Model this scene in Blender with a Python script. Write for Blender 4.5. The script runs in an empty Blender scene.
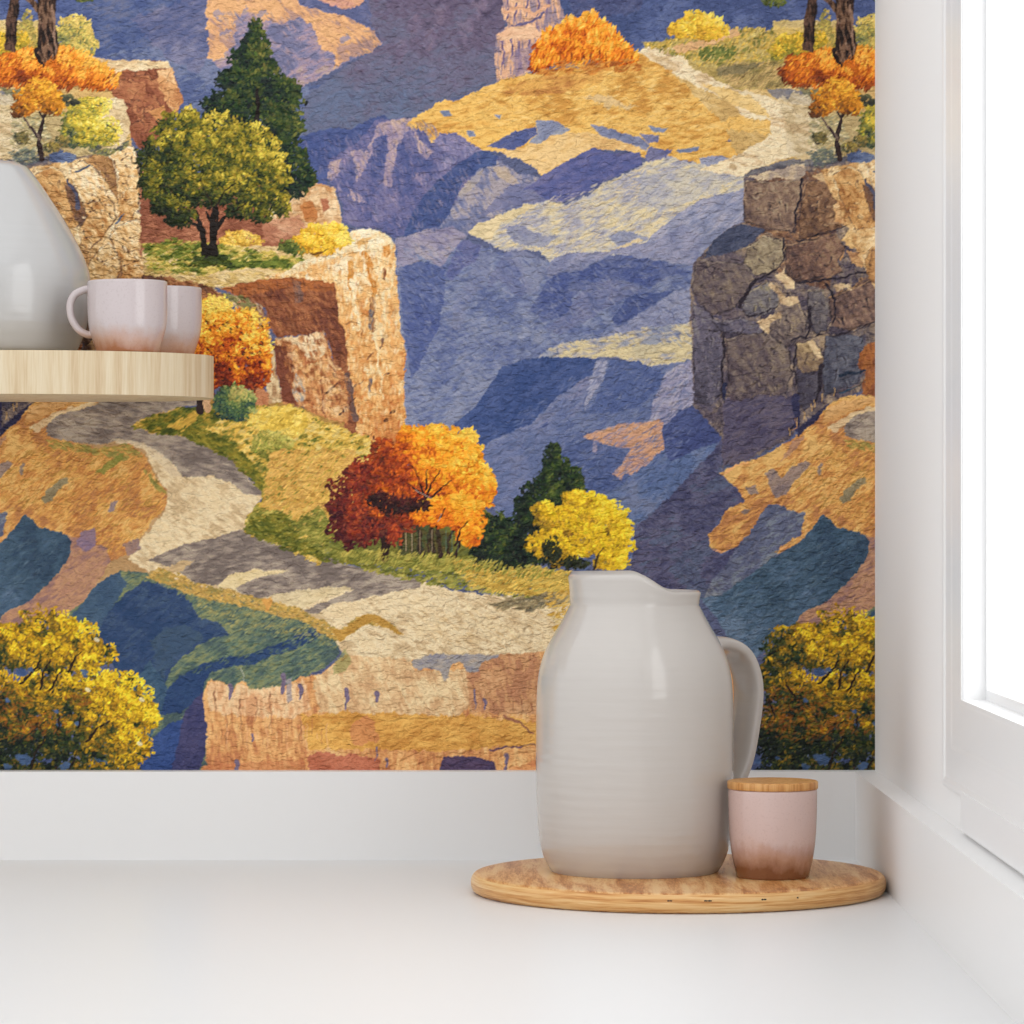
# ---------------------------------------------------------------- the printed mural (painted in code)
import numpy as np, math, random
PER = 798            # repeat of the wallpaper pattern, in pattern units
RS = 2
NT = PER * RS
_rng = np.random.default_rng(7)
_nc = {}
def noise(lx, ly=None, ang=0.0, seed=0):
    """tileable gaussian noise, std 1, stretched lx along ang and ly across it (pattern units)"""
    ly = ly or lx
    seed = seed % 5; k = (lx, ly, round(ang) % 180, seed)
    if k in _nc: return _nc[k]
    r = np.random.default_rng(seed * 7919 + 13)
    w = r.standard_normal((NT, NT)).astype(np.float32)
    fy = np.fft.fftfreq(NT)[:, None] * RS; fx = np.fft.rfftfreq(NT)[None, :] * RS
    a = math.radians(ang)
    u = fx * math.cos(a) + fy * math.sin(a); v = -fx * math.sin(a) + fy * math.cos(a)
    F = np.fft.rfft2(w) * np.exp(-((u * lx) ** 2 + (v * ly) ** 2) * 2.2)
    n = np.fft.irfft2(F, s=(NT, NT)); n = ((n - n.mean()) / n.std()).astype(np.float32)
    if len(_nc) > 45: _nc.pop(next(iter(_nc)))
    _nc[k] = n
    return n
CV = np.zeros((NT, NT, 3), np.float32)
def hexs(s): return [tuple(int(h[i:i+2], 16) for i in (0, 2, 4)) for h in s.split()]
def pal(cols, v):
    c = np.array(cols, np.float32)
    if len(c) == 1: return np.broadcast_to(c[0], v.shape + (3,)).copy()
    t = np.clip(v, 0, 1) * (len(c) - 1)
    i = np.minimum(t.astype(int), len(c) - 2); f = (t - i)[..., None]
    f = f * f * (3 - 2 * f)
    return c[i] * (1 - f) + c[i + 1] * f
def poly_mask(P, x0, y0, w, h):
    P = np.array(P, np.float64); m = np.zeros((h, w), bool)
    xa, ya = (P[:, 0] * RS - x0), (P[:, 1] * RS - y0)
    xb, yb = np.roll(xa, -1), np.roll(ya, -1)
    for r in range(h):
        y = r + .5
        hit = (ya <= y) != (yb <= y)
        if not hit.any(): continue
        xs = np.sort(xa[hit] + (y - ya[hit]) / (yb[hit] - ya[hit]) * (xb[hit] - xa[hit]))
        for i in range(0, len(xs) - 1, 2):
            a, b = max(0, int(round(xs[i]))), min(w, int(round(xs[i + 1])))
            if b > a: m[r, a:b] = True
    return m
def region(P, rough, fine=1.0, seed=1):
    P = [(p[0], min(p[1], 772)) for p in P]
    xs_ = [p[0] for p in P]; ys_ = [p[1] for p in P]; pad = int(rough * 3 + 3)
    x0, y0 = int(min(xs_) - pad) * RS, int(min(ys_) - pad) * RS
    w, h = int(max(xs_) + pad) * RS - x0, int(max(ys_) + pad) * RS - y0
    m = poly_mask(P, x0, y0, w, h)
    yy = np.arange(y0, y0 + h); xx = np.arange(x0, x0 + w); ix = np.ix_(yy % NT, xx % NT)
    if rough > 0:
        a = noise(7, seed=seed)[ix] * .6 + noise(2.2, seed=seed + 1)[ix] * .45 * fine
        b = noise(7, seed=seed + 2)[ix] * .6 + noise(2.2, seed=seed + 3)[ix] * .45 * fine
        gy = np.clip((np.arange(h)[:, None] + b * rough * RS * .6).astype(int), 0, h - 1)
        gx = np.clip((np.arange(w)[None, :] + a * rough * RS * .6).astype(int), 0, w - 1)
        m = m[gy, gx]
    return m, ix, xx / RS, yy / RS
def put(m, ix, col, alpha=1.0):
    A = (m.astype(np.float32) * alpha)[..., None]
    CV[ix] = CV[ix] * (1 - A) + col * A
def soft(m, n=1):
    m = m.astype(np.float32)
    for _ in range(n):
        m = (m + np.roll(m, 1, 0) + np.roll(m, -1, 0) + np.roll(m, 1, 1) + np.roll(m, -1, 1)) / 5
    return m
def fill(P, cols, ang=25, rough=2.0, grad=None, big=.17, st=.2, med=.12, seed=1, alpha=1.0, sl=(9, 1.6), edge=0, fade=0):
    if isinstance(cols, str): cols = hexs(cols)
    m, ix, xx, yy = region(P, rough, seed=seed)
    v = .5 + noise(26, seed=seed + 20)[ix] * big + noise(sl[0] * .7, sl[1], ang, seed % 3 + 30)[ix] * st * .55 + noise(9, 4.5, ang, seed % 3 + 40)[ix] * med * 1.1 + noise(1.4, seed=77)[ix] * .05
    if grad:
        x0, y0, x1, y1, wt = grad
        t = ((xx[None, :] - x0) * (x1 - x0) + (yy[:, None] - y0) * (y1 - y0)) / ((x1 - x0) ** 2 + (y1 - y0) ** 2)
        v = v * (1 - wt) + np.clip(t, 0, 1) * wt + (noise(4, seed=seed + 3)[ix]) * .03
    put(soft(m, 1 + fade), ix, pal(cols, v), alpha)
def veil(P, col, alpha, rough=3, blur=8):
    m, ix, xx, yy = region(P, rough)
    put(soft(m, blur), ix, np.broadcast_to(np.array(hexs(col)[0], np.float32), m.shape + (3,)), alpha)
def rock(P, cols, crack, n=40, sx=1.0, sy=1.0, ang=0, rough=1.6, cw=.9, seed=1, grad=None, contrast=.3, calpha=.8, st=.12):
    """faceted stone: every facet its own tone, dark seams between facets"""
    if isinstance(cols, str): cols = hexs(cols)
    m, ix, xx, yy = region(P, rough, seed=seed)
    r = np.random.default_rng(seed + 500)
    a = math.radians(ang)
    X = xx[None, :] + noise(9, seed=seed)[ix] * 3.2 + noise(3, seed=seed + 1)[ix] * .9
    Y = yy[:, None] + noise(9, seed=seed + 2)[ix] * 3.2 + noise(3, seed=seed + 3)[ix] * .9
    U = ((X * math.cos(a) + Y * math.sin(a)) / sx).astype(np.float32); V = ((-X * math.sin(a) + Y * math.cos(a)) / sy).astype(np.float32)
    n = int(n * 1.7); d1 = np.full(m.shape, 1e9, np.float32); d2 = d1.copy(); idx = np.zeros(m.shape, np.int32); rel = np.zeros(m.shape, np.float32)
    for k in range(n):
        px, py = r.uniform(xx[0], xx[-1]), r.uniform(yy[0], yy[-1])
        pu = (px * math.cos(a) + py * math.sin(a)) / sx; pv = (-px * math.sin(a) + py * math.cos(a)) / sy
        d = np.sqrt((U - pu) ** 2 + (V - pv) ** 2)
        c = d < d1
        d2 = np.where(c, d1, np.minimum(d2, d)); idx = np.where(c, k, idx); rel = np.where(c, (X - px) * .7 - (Y - py) * .7, rel); d1 = np.where(c, d, d1)
    tone = r.uniform(-1, 1, n)[idx]; tx = r.uniform(-1, 1, n)[idx]
    v = .5 + tone * contrast + noise(12, seed=seed + 4)[ix] * .1 + noise(6, 2.5, ang + 90, 5)[ix] * st * .6 + noise(2.5, seed=6)[ix] * .07 + tx * np.clip((d2 - d1) / 9, 0, 1) * .08 + np.clip(rel / 22, -.22, .22) + noise(14, 1.6, ang, 8)[ix] * .035
    if grad:
        x0, y0, x1, y1, wt = grad
        t = ((xx[None, :] - x0) * (x1 - x0) + (yy[:, None] - y0) * (y1 - y0)) / ((x1 - x0) ** 2 + (y1 - y0) ** 2)
        v = v * (1 - wt) + np.clip(t, 0, 1) * wt
    col = pal(cols, v)
    e = np.clip(1 - (d2 - d1) / (cw * 1.6), 0, 1) * np.clip(.55 + noise(8, seed=seed + 9)[ix] * .5, 0, 1) * calpha
    col = col * (1 - e[..., None]) + np.array(hexs(crack)[0], np.float32) * e[..., None]
    put(soft(m), ix, col)
_st = {}
def stamp(l, w, ang):
    k = (round(l * 2), round(w * 2), int(ang // 12) % 15)
    if k in _st: return _st[k]
    L, W = max(k[0] / 2, .6) * RS, max(k[1] / 2, .5) * RS; a = math.radians(k[2] * 12 + 6)
    n = int(math.ceil(L)) + 1
    g = np.arange(-n, n + 1); X, Y = np.meshgrid(g, g)
    u = (X * math.cos(a) + Y * math.sin(a)) / L; v = (-X * math.sin(a) + Y * math.cos(a)) / W
    s = np.clip((1.15 - np.sqrt(u * u + v * v)) * max(W, 1.2), 0, 1).astype(np.float32)[..., None]
    _st[k] = (n, s)
    return _st[k]
def dab(x, y, l, w, ang, col, al=1.0):
    n, s = stamp(l, w, ang)
    cx, cy = int(x * RS) % NT, int(y * RS) % NT
    c = np.asarray(col, np.float32)
    if n <= cx < NT - n and n <= cy < NT - n:
        sub = CV[cy - n:cy + n + 1, cx - n:cx + n + 1]
        sub += (c - sub) * (s * al)
    else:
        ix = np.ix_(np.arange(cy - n, cy + n + 1) % NT, np.arange(cx - n, cx + n + 1) % NT)
        sub = CV[ix]; CV[ix] = sub + (c - sub) * (s * al)
def pick(cols, v):
    t = min(max(v, 0), 1) * (len(cols) - 1); i = min(int(t), len(cols) - 2); f = t - i
    return tuple(cols[i][k] * (1 - f) + cols[i + 1][k] * f for k in range(3))
def foliage(lobes, cols, n, size=(2.6, 1.5), light=(.7, -.7), ang=None, seed=1, spread=.16, bias=0.0, base=True, jit=14, edge=1.06, alpha=.95):
    """leaf dabs heaped into lobes (cx, cy, rx, ry[, tone]); first palette colour deepest"""
    if isinstance(cols, str): cols = hexs(cols)
    r = random.Random(seed); n = int(n * 1.5)
    area = [l[2] * l[3] for l in lobes]; tot = sum(area); todo = []
    n1, n2, n3 = noise(5, seed=91), noise(11, seed=92), noise(2.4, seed=93)
    for li, l in enumerate(lobes):
        cx, cy, rx, ry = l[:4]; tn = l[4] if len(l) > 4 else 0.0
        for q in range(int(n * area[li] / tot)):
            t = r.random() * math.tau; rad = math.sqrt(r.random()) * edge
            ex, ey = cx + math.cos(t) * rx, cy + math.sin(t) * ry
            rad *= 1 + .10 * float(n1[int(ey * RS) % NT, int(ex * RS) % NT]) + (r.random() < .05) * r.uniform(0, .2)
            dx, dy = math.cos(t) * rad, math.sin(t) * rad
            x, y = cx + dx * rx, cy + dy * ry
            if y > 774: continue
            i, j = int(y * RS) % NT, int(x * RS) % NT
            v = .5 + .36 * (dx * light[0] + dy * light[1]) + tn + .08 * float(n1[i, j]) + .09 * float(n2[i, j]) + .05 * float(n3[i, j]) + r.gauss(0, spread * .75) + bias
            todo.append((li * .3 + v * 1.3 + r.random() * .7, x, y, v))
    if base:
        for l in lobes:
            cx, cy, rx, ry = l[:4]
            for q in range(int(rx * ry / 6)):
                t = r.random() * math.tau; rad = math.sqrt(r.random()) * .82
                if cy + math.sin(t) * ry * rad > 774: continue
                dab(cx + math.cos(t) * rx * rad, cy + math.sin(t) * ry * rad, 2.6, 2.0, r.random() * 180, pick(cols, .05 + r.random() * .3), .9)
    todo.sort()
    for _, x, y, v in todo:
        c = pick(cols, v); j = r.gauss(0, jit)
        c = (c[0] + j, c[1] + j * .8 + r.gauss(0, 4), c[2] + j * .4)
        a = (ang + r.gauss(0, 20)) if ang is not None else (-45 + 90 * float(n2[int(y * RS) % NT, int(x * RS) % NT]) + r.gauss(0, 30)) % 180
        s = r.uniform(.5, 1.0)
        dab(x, y, size[0] * s, size[1] * s * .8, a % 180, c, alpha)
def tufts(P, cols, n, size=(3.5, 1.1), ang=-30, seed=1, grad=None, spread=.25, alpha=.85, jit=10, clump=.3):
    """short brush marks scattered inside an outline (grass, scrub)"""
    if isinstance(cols, str): cols = hexs(cols)
    r = random.Random(seed)
    m, ix, xx, yy = region(P, 2.0, seed=seed)
    ys, xs = np.nonzero(m)
    if len(ys) == 0: return
    nz = noise(8, 4, 0, 50 + seed % 3)[ix]
    for q in range(int(n * 1.5)):
        k = r.randrange(len(ys)); x, y = xx[xs[k]], yy[ys[k]]
        v = .5 + nz[ys[k], xs[k]] * clump + r.gauss(0, spread)
        if grad:
            x0, y0, x1, y1, wt = grad
            t = ((x - x0) * (x1 - x0) + (y - y0) * (y1 - y0)) / ((x1 - x0) ** 2 + (y1 - y0) ** 2)
            v = v * (1 - wt) + min(max(t, 0), 1) * wt
        c = pick(cols, v); j = r.gauss(0, jit)
        s = r.uniform(.6, 1.2)
        dab(x, y, size[0] * s * .8, size[1] * s * .8, (ang + r.gauss(0, 16)) % 180, (c[0] + j, c[1] + j, c[2] + j * .6), alpha)
def line(pts, w0, w1, col, jit=.5, seed=1, alpha=.9, vary=8):
    c = hexs(col)[0]; r = random.Random(seed)
    L = max(.01, sum(math.dist(pts[i], pts[i + 1]) for i in range(len(pts) - 1))); d = 0
    p1, p2, p3, p4 = [r.uniform(0, 6.28) for _ in range(4)]
    for i in range(len(pts) - 1):
        (xa, ya), (xb, yb) = pts[i], pts[i + 1]; l = math.dist((xa, ya), (xb, yb)); n = max(2, int(l / .35))
        nx, ny = -(yb - ya) / max(l, .01), (xb - xa) / max(l, .01)
        for k in range(n):
            t = k / n; q = d + l * t
            w = (w0 + (w1 - w0) * q / L) * (1 + .14 * math.sin(q * .31 + p3) + .08 * math.sin(q * .83 + p4))
            o = jit * (1.3 * math.sin(q * .23 + p1) + .6 * math.sin(q * .71 + p2))
            e = vary * .6 * math.sin(q * .5 + p2)
            dab(xa + (xb - xa) * t + nx * o, ya + (yb - ya) * t + ny * o, w / 2, w / 2, 0, (c[0] + e, c[1] + e, c[2] + e), alpha * (.75 if w < 2 else .9))
        d += l
def off(P, dx, dy=0): return [(p[0] + dx,) + (p[1] + dy,) + tuple(p[2:]) for p in P]
def block(P, cols, crack='2e262c', inset=1.0, seed=1, hl=None, rough=1.3):
    """one stone of a cliff: dark seam around it, tone running from its lower left to its upper right, worn bright edge"""
    cx = sum(p[0] for p in P) / len(P); cy = sum(p[1] for p in P) / len(P)
    fill(P, [hexs(crack)[0]], 0, rough, alpha=.8)
    Q = []
    for x, y in P:
        d = max(math.hypot(x - cx, y - cy), .1); k = max(0, (d - inset) / d); Q.append((cx + (x - cx) * k, cy + (y - cy) * k))
    xs_ = [p[0] for p in P]; ys_ = [p[1] for p in P]
    fill(Q, cols, 60, rough, grad=(min(xs_), max(ys_), max(xs_), min(ys_), .55), st=.22, med=.2, big=.12, seed=seed, sl=(7, 2))
    c = hexs(cols)
    tufts(Q, [c[0], c[len(c) // 2], c[-1]], int(len(c) * (max(xs_) - min(xs_)) * (max(ys_) - min(ys_)) / 90), (3, 1.3), 40 + seed * 37 % 90, seed, spread=.3, clump=.3, alpha=.45, grad=(min(xs_), max(ys_), max(xs_), min(ys_), .4))
    for a, b in zip(Q, Q[1:] + Q[:1]):
        if hl and a[1] < cy and b[1] < cy: line([a, b], 1.7, 1.1, hl, .5, seed=seed, alpha=.5)
    r = random.Random(seed)
    for q in range(int((max(xs_) - min(xs_)) * (max(ys_) - min(ys_)) / 300) + 1):
        x, y = cx + r.uniform(-.6, .6) * (max(xs_) - cx), cy + r.uniform(-.6, .6) * (max(ys_) - cy); l = r.uniform(3, 9); a = r.choice((1.4, 1.7, .2, -.2, .6)) + r.gauss(0, .15)
        pt = [(x, y), (x + math.cos(a) * l * .5 + r.gauss(0, .6), y + math.sin(a) * l * .5), (x + math.cos(a) * l, y + math.sin(a) * l)]
        line(pt, 1.5, .7, crack, .3, seed=seed + q, alpha=.55)
        if r.random() < .6: line(off(pt, 1.6, -.4), 2.2, 1.0, ''.join('%02x' % int(v) for v in c[-1]), .3, seed=seed + q, alpha=.5)
CV[:] = (96, 104, 146)
A_ = -20
# ---- upper haze and far walls
fill([(48,-40),(220,-40),(215,80),(300,90),(345,75),(300,150),(200,150),(150,110),(100,70)], '4a5c96 5a6a9e 6e7499', A_, 2, big=.25)
fill([(60,60),(220,40),(310,90),(305,140),(240,130),(180,110),(120,80)], '56659a 7480a8 8289ae', A_, 3)
fill([(130,20),(208,-10),(212,50),(200,75),(170,60)], '666a98 7a759c 8c84a0', A_, 3, alpha=.6)
fill([(205,-40),(290,-40),(345,12),(372,28),(382,44),(336,70),(302,88),(262,100),(240,90),(212,62)], '76769c 8f84a0 a58c98 b39a94', A_, 2)
fill([(206,-45),(296,-45),(300,4),(330,11),(354,17),(372,28),(381,44),(373,53),(350,58),(334,70),(336,54),(322,50),(313,28),(300,17),(285,24),(262,22),(246,9),(238,18),(233,42),(225,58),(214,62),(208,58)], 'b48c7c d8a072 e8b07a e2aa74', 40, 2.4, big=.15)
for p in [(240,20),(255,28),(270,40),(225,30),(218,12),(290,36),(300,46),(345,38),(262,14)]:
    fill([(p[0]-6,p[1]+3),(p[0]+2,p[1]-4),(p[0]+7,p[1]),(p[0],p[1]+6)], '7c7ba0 9a8c9c', A_, 2.5, alpha=.75)
fill([(320,-40),(368,-40),(364,4),(345,10),(322,6),(318,0)], 'c98f80 e2a77e', 20, 2)
fill([(296,-10),(322,2),(345,11),(362,5),(380,-20),(385,30),(372,30),(345,16),(318,10),(300,6)], '5c6496 6e72a0', 20, 1.5)
fill([(366,-45),(506,-45),(504,84),(440,102),(425,116),(400,118),(385,124),(340,134),(298,142),(305,98),(338,72),(384,46),(372,25)], '584c66 6a5c74 6e6a84 6a7090 6a789e', A_, 2, grad=(420,-20,400,130,.72), st=.25)
for k,(x,y) in enumerate([(415,25),(440,15),(465,30),(400,50),(480,8),(430,40)]):
    fill([(x-7,y-6),(x+6,y-12),(x+9,y+2),(x-2,y+14)], '7c6a84 8e7888', -60, 3, alpha=.5, seed=k+3)
# strip behind the spires
fill([(556,-45),(880,-45),(880,40),(820,42),(700,48),(640,50),(600,60),(560,50)], '44558c 52639c 6272a8', A_, 2, big=.25)
fill([(560,-40),(660,-40),(640,10),(600,20),(572,14)], '4c5080 5c5c86', A_, 3, alpha=.7)
# butte
fill([(505,-45),(552,-45),(560,2),(566,20),(552,40),(545,66),(522,76),(497,82),(495,60),(496,34),(508,26),(502,10)], '94808c c49a88 e0ac86 ecbc94', 88, 1.4, st=.32, sl=(12,1.3))
for x,y0_,y1_ in [(503,40,76),(512,34,60),(520,42,74),(530,36,70),(508,-20,24),(528,-30,18),(538,-10,30),(548,-20,20),(516,4,22),(535,60,74)]:
    line([(x,y0_),(x+1,(y0_+y1_)/2),(x-1,y1_)], 2.2, 1.2, '7a6484', .6, seed=x)
line([(505,12),(520,8),(535,14),(550,6)], 3, 3, 'e0a882', .8); line([(512,26),(530,24),(545,12)], 2.5, 2, '6e6288', .8)
fill([(496,34),(510,28),(530,26),(545,34),(543,42),(520,38),(500,42)], 'e8b48c f0c49c', 0, 1.5)
fill([(512,52),(532,44),(534,70),(516,76)], '84708c 9c8490', 80, 2, alpha=.7)
# ---- plateau
fill([(290,140),(330,128),(352,129),(372,118),(384,116),(396,122),(330,170),(325,190),(345,225),(300,190)], '46589a 5262a0', A_, 1.2)
fill([(326,162),(345,150),(360,140),(376,120),(400,118),(430,120),(460,130),(484,150),(500,160),(470,185),(446,215),(430,228),(395,238),(380,230),(345,224),(342,200),(330,182)], '4e5a9a 6668a2 7a74a6 8880a6', 60, 1.5, grad=(395,235,410,120,.35))
for P in [[(372,142),(378,124),(392,119),(410,121),(416,128),(404,134),(399,150),(393,172),(391,188),(384,184),(384,168),(388,150),(386,136),(379,138),(374,150),(366,168),(358,182),(355,170),(364,152)],
          [(329,162),(342,158),(340,172),(330,182),(328,172)],[(352,152),(362,148),(368,156),(362,172),(354,164)],
          [(414,130),(424,142),(434,152),(426,160),(419,150)],[(400,120),(420,116),(432,124),(424,134),(412,130)],
          [(420,176),(424,186),(418,182),(414,172)],[(348,190),(358,194),(366,204),(354,200)]]:
    fill(P, 'a08a9c b89c98 cfae94', 70, 1.8, alpha=.85)
fill([(374,140),(386,136),(386,155),(378,180),(370,176)], '4c5898 5a62a0', 70, 1.2)
fill([(398,144),(404,141),(410,160),(413,190),(400,200),(396,170)], '4e5a9a 6064a0', 70, 1.4)
fill([(416,130),(426,128),(428,142),(420,140)], '5a5e9c 6866a2', 60, 1.2)
fill([(433,136),(446,134),(462,138),(478,150),(462,160),(440,172),(432,164),(436,150)], '7470a4 8a82ac 9a90b0', 30, 1.4)
fill([(430,110),(440,101),(455,101),(470,95),(492,84),(520,76),(548,70),(600,66),(636,52),(656,54),(700,72),(740,92),(775,118),(775,132),(748,134),(726,140),(748,152),(738,160),(716,162),(700,166),(690,160),(640,158),(622,144),(588,150),(562,166),(543,178),(535,165),(520,160),(500,152),(487,152),(470,142),(455,133),(440,134),(432,142),(425,132),(412,128),(405,124),(420,114)],
     'cf9240 e4ac54 f0bf66 eeb85c', -10, 2, st=.28, sl=(12,1.5), grad=(600,60,560,160,.25))
tufts([(470,96),(548,72),(640,56),(700,76),(770,122),(700,140),(600,128),(500,128)], 'b87c34 d29a48 efc070 f6d088', 1500, (5,.8), -12, 4, alpha=.5)
fill([(500,92),(530,78),(600,66),(606,80),(570,92),(530,96)], 'b5733a cd8d45 dca04e', -15, 3, alpha=.75)
fill([(585,98),(600,95),(625,104),(640,108),(610,108)], 'e6c690 d8b684', -10, 3, alpha=.8)
fill([(540,138),(560,132),(600,134),(640,140),(648,152),(600,150),(575,163),(543,176),(532,164),(512,158),(495,150),(515,151),(530,143)], 'd8a868 e8bc78 f0c888', -20, 1.5)
fill([(487,147),(500,140),(515,131),(536,127),(538,134),(528,141),(514,151),(503,149)], '5360a0 6a70a4', -25, 1)
fill([(536,122),(553,121),(572,130),(562,134),(548,136),(540,144),(528,143),(538,134)], '8a90b0 a0a0a8', -10, 1.2)
for P in [[(440,111),(449,110),(452,115),(444,117)],[(467,131),(474,132),(476,137),(469,137)],[(494,115),(502,115),(500,119)],[(648,126),(668,128),(664,133),(652,131)],[(676,150),(700,147),(696,152),(680,153)]]:
    fill(P, '7a88ac 8c94b0', 0, .8)
fill([(590,124),(606,127),(622,134),(640,137),(650,146),(646,151),(634,145),(610,139),(600,134)], '7a82aa 9294ae', 15, 1.2)
fill([(640,134),(660,135),(658,142),(648,144)], '7478ac 8c8cb0', 0, 1)
fill([(650,148),(672,150),(664,160),(650,164),(645,156)], '6c6ea8 8482ac', -20, 1.2)
fill([(700,158),(722,156),(734,160),(716,166),(702,168)], '9094b4 a4a4b8', -10, 1.2)
# grey slope and its lit streaks
fill([(484,156),(497,160),(520,175),(545,178),(552,200),(520,208),(490,220),(470,228),(462,262),(440,300),(425,262),(397,266),(396,240),(430,229),(448,214),(462,192)], '6a74a4 7c80a6 8e8ca8 a89ca0', 60, 1.8, st=.25)
fill([(458,196),(472,176),(484,168),(480,180),(462,200)], 'a89c9c b8a898', -50, 1.5, alpha=.8)
fill([(492,168),(505,166),(520,184),(516,190),(500,178)], 'b4a094 c4ac90', 60, 1.5, alpha=.8)
fill([(396,240),(430,229),(452,226),(466,236),(452,258),(443,270),(425,261),(397,266)], '8c84a4 9c92a6 a89ca4', 20, 1.5)
fill([(476,153),(484,150),(497,157),(497,166),(480,168),(464,182),(456,198),(450,214),(440,226),(420,232),(404,237),(412,214),(424,196),(440,178),(462,162)], '3a4f8e 445898 5064a0', -45, 1)
fill([(510,186),(530,182),(560,190),(575,200),(545,203),(520,206),(500,212),(480,216),(500,196)], '7478a6 8886a8', 10, 2)
fill([(541,177),(560,165),(575,158),(592,148),(608,153),(640,153),(643,164),(625,172),(605,181),(586,194),(562,203),(545,199),(534,190),(522,190),(535,183)], '5660a4 6468a8 7674aa', -20, 1)
# ---- cream bands
fill([(468,232),(474,226),(500,216),(526,205),(545,201),(566,204),(586,196),(640,165),(672,157),(702,165),(742,172),(750,180),(750,260),(716,270),(690,276),(640,260),(604,262),(566,268),(548,262),(540,250),(520,250),(505,252),(495,247),(480,240)], 'a8a4b0 bcb4ae cfc3ac e0cca0', -22, 2, st=.3, sl=(12,1.6))
tufts([(470,230),(545,202),(640,168),(740,172),(690,210),(640,240),(560,256),(500,246)], 'b8aca4 dcc69a ecd4a0', 900, (5,.9), -24, 8, alpha=.5)
fill([(468,232),(474,226),(500,216),(526,205),(540,204),(520,216),(500,224),(492,240),(480,240)], 'd8c294 e8d0a0', -22, 1.6)
fill([(640,176),(700,166),(742,176),(720,190),(660,212),(640,200)], 'aaa8b2 bcb6b2 c8c0b4', -20, 2.5, alpha=.7)
fill([(505,228),(520,226),(538,234),(560,236),(545,246),(525,246),(512,240)], '8488ac 9698b0', 10, 2, alpha=.8)
fill([(608,236),(622,230),(640,234),(650,238),(640,244),(618,246)], '9094b2 a4a4b4', -10, 2)
fill([(616,248),(640,238),(644,241),(622,252)], 'd8be94 e4cca0', -20, 1)
# pale lilac right slope
fill([(648,240),(668,222),(700,200),(745,188),(750,225),(716,240),(700,262),(694,280),(690,345),(640,345),(640,270)], '8a90b4 9c9eba aeaabc', -30, 1.6, st=.26)
# ---- blue basin
fill([(393,238),(440,268),(462,240),(500,252),(560,265),(612,254),(694,266),(694,345),(600,350),(545,362),(510,372),(490,395),(460,425),(430,440),(404,440),(398,300)], '6472a8 7480ae 8690b6 9096b4', A_, 2, st=.28, sl=(10,1.8), grad=(500,240,420,420,.2))
fill([(399,268),(420,261),(444,268),(446,290),(438,330),(428,350),(412,380),(404,330)], '4c5ca0 5868a6 6672a8', 60, 1.4)
fill([(396,238),(410,236),(420,262),(398,268)], '9088a4 9c94a8', 30, 1)
fill([(458,244),(466,240),(482,246),(476,262),(462,270),(452,282),(446,276)], '6068a6 7476aa', -50, 1.4)
fill([(480,250),(494,252),(492,275),(480,290),(470,300),(462,330),(450,330),(456,300),(468,280)], '9a98b2 8488b0', -60, 3, alpha=.5)
fill([(498,262),(506,252),(520,254),(530,290),(520,300),(500,280),(486,290)], '7078aa 8084b0', 60, 2, alpha=.8)
fill([(508,250),(520,248),(548,262),(540,290),(528,296),(520,270)], 'a09eb4 9094b4', 60, 3, alpha=.55)
fill([(546,268),(556,258),(570,253),(600,252),(640,244),(660,239),(682,224),(702,238),(694,266),(668,262),(640,257),(612,254),(590,266),(565,274),(548,278)], '8286ae 9294b4 9e9cb6', -20, 1.8)
fill([(538,298),(548,280),(558,274),(575,272),(592,266),(612,255),(632,256),(652,260),(670,264),(692,272),(670,277),(650,288),(632,282),(602,280),(586,286),(572,300),(572,308),(558,318),(545,322),(530,310)], '4a5a9e 5866a2 6a74a6', -30, 1.3)
fill([(586,286),(602,280),(632,283),(650,290),(620,300),(590,320),(560,335),(545,328),(562,318)], '6a74a6 787eac 8284ac', -30, 1.8)
fill([(612,320),(620,308),(628,298),(640,294),(660,292),(676,291),(652,305),(636,316),(618,325)], '485898 5464a0', -30, 1.2)
fill([(618,328),(650,308),(676,292),(695,286),(696,332),(640,332),(600,338)], '8c90b4 9c9eba', -30, 2)
fill([(536,359),(546,350),(566,342),(600,338),(640,329),(696,322),(698,362),(672,366),(645,367),(630,361),(612,357),(580,359)], '9a9ca8 b8aca0 d0be94 dcc89a', -8, 1.4, st=.3)
fill([(600,352),(640,346),(695,338),(696,350),(640,360),(620,358)], 'd4c090 e2cd9c', -8, 2, alpha=.8)
# lower valley
fill([(560,385),(600,358),(645,367),(698,360),(700,440),(640,560),(560,560),(500,520),(470,440),(500,400)], '6474a8 7482b0 8088b0', A_, 2.2, st=.26)
fill([(452,426),(475,408),(494,380),(503,367),(528,358),(545,357),(600,359),(596,372),(572,388),(556,398),(545,410),(532,424),(512,432),(492,440),(480,462),(470,440)], '344f90 405898 4c62a0', A_, 1.3)
fill([(556,398),(572,388),(596,372),(590,400),(570,420),(540,440),(500,470),(480,470),(490,442),(532,424),(546,410)], '6e7cae 8088b2 8c8cb0', -30, 2)
fill([(597,360),(607,360),(604,380),(590,400),(583,412),(588,388)], '9a9cb8 a8a6bc', -70, 1.6)
fill([(610,360),(640,362),(660,368),(664,374),(655,392),(640,406),(606,414),(588,414),(600,392)], '5064a2 5e70a8', -40, 1.8)
fill([(648,424),(652,405),(658,390),(665,375),(680,365),(698,360),(698,404),(684,412),(668,424),(660,430)], '9490b0 a49eb6 b0a8b4', -50, 1.6)
fill([(470,450),(500,440),(560,420),(570,440),(560,470),(530,500),(500,510),(480,490)], '6676a8 7480b0 7e86b0', -30, 2)
fill([(560,460),(566,444),(582,434),(600,442),(620,450),(650,470),(690,445),(660,500),(640,530),(610,510),(580,500)], '4a5e9a 586aa2 6472a8', -30, 1.6)
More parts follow.
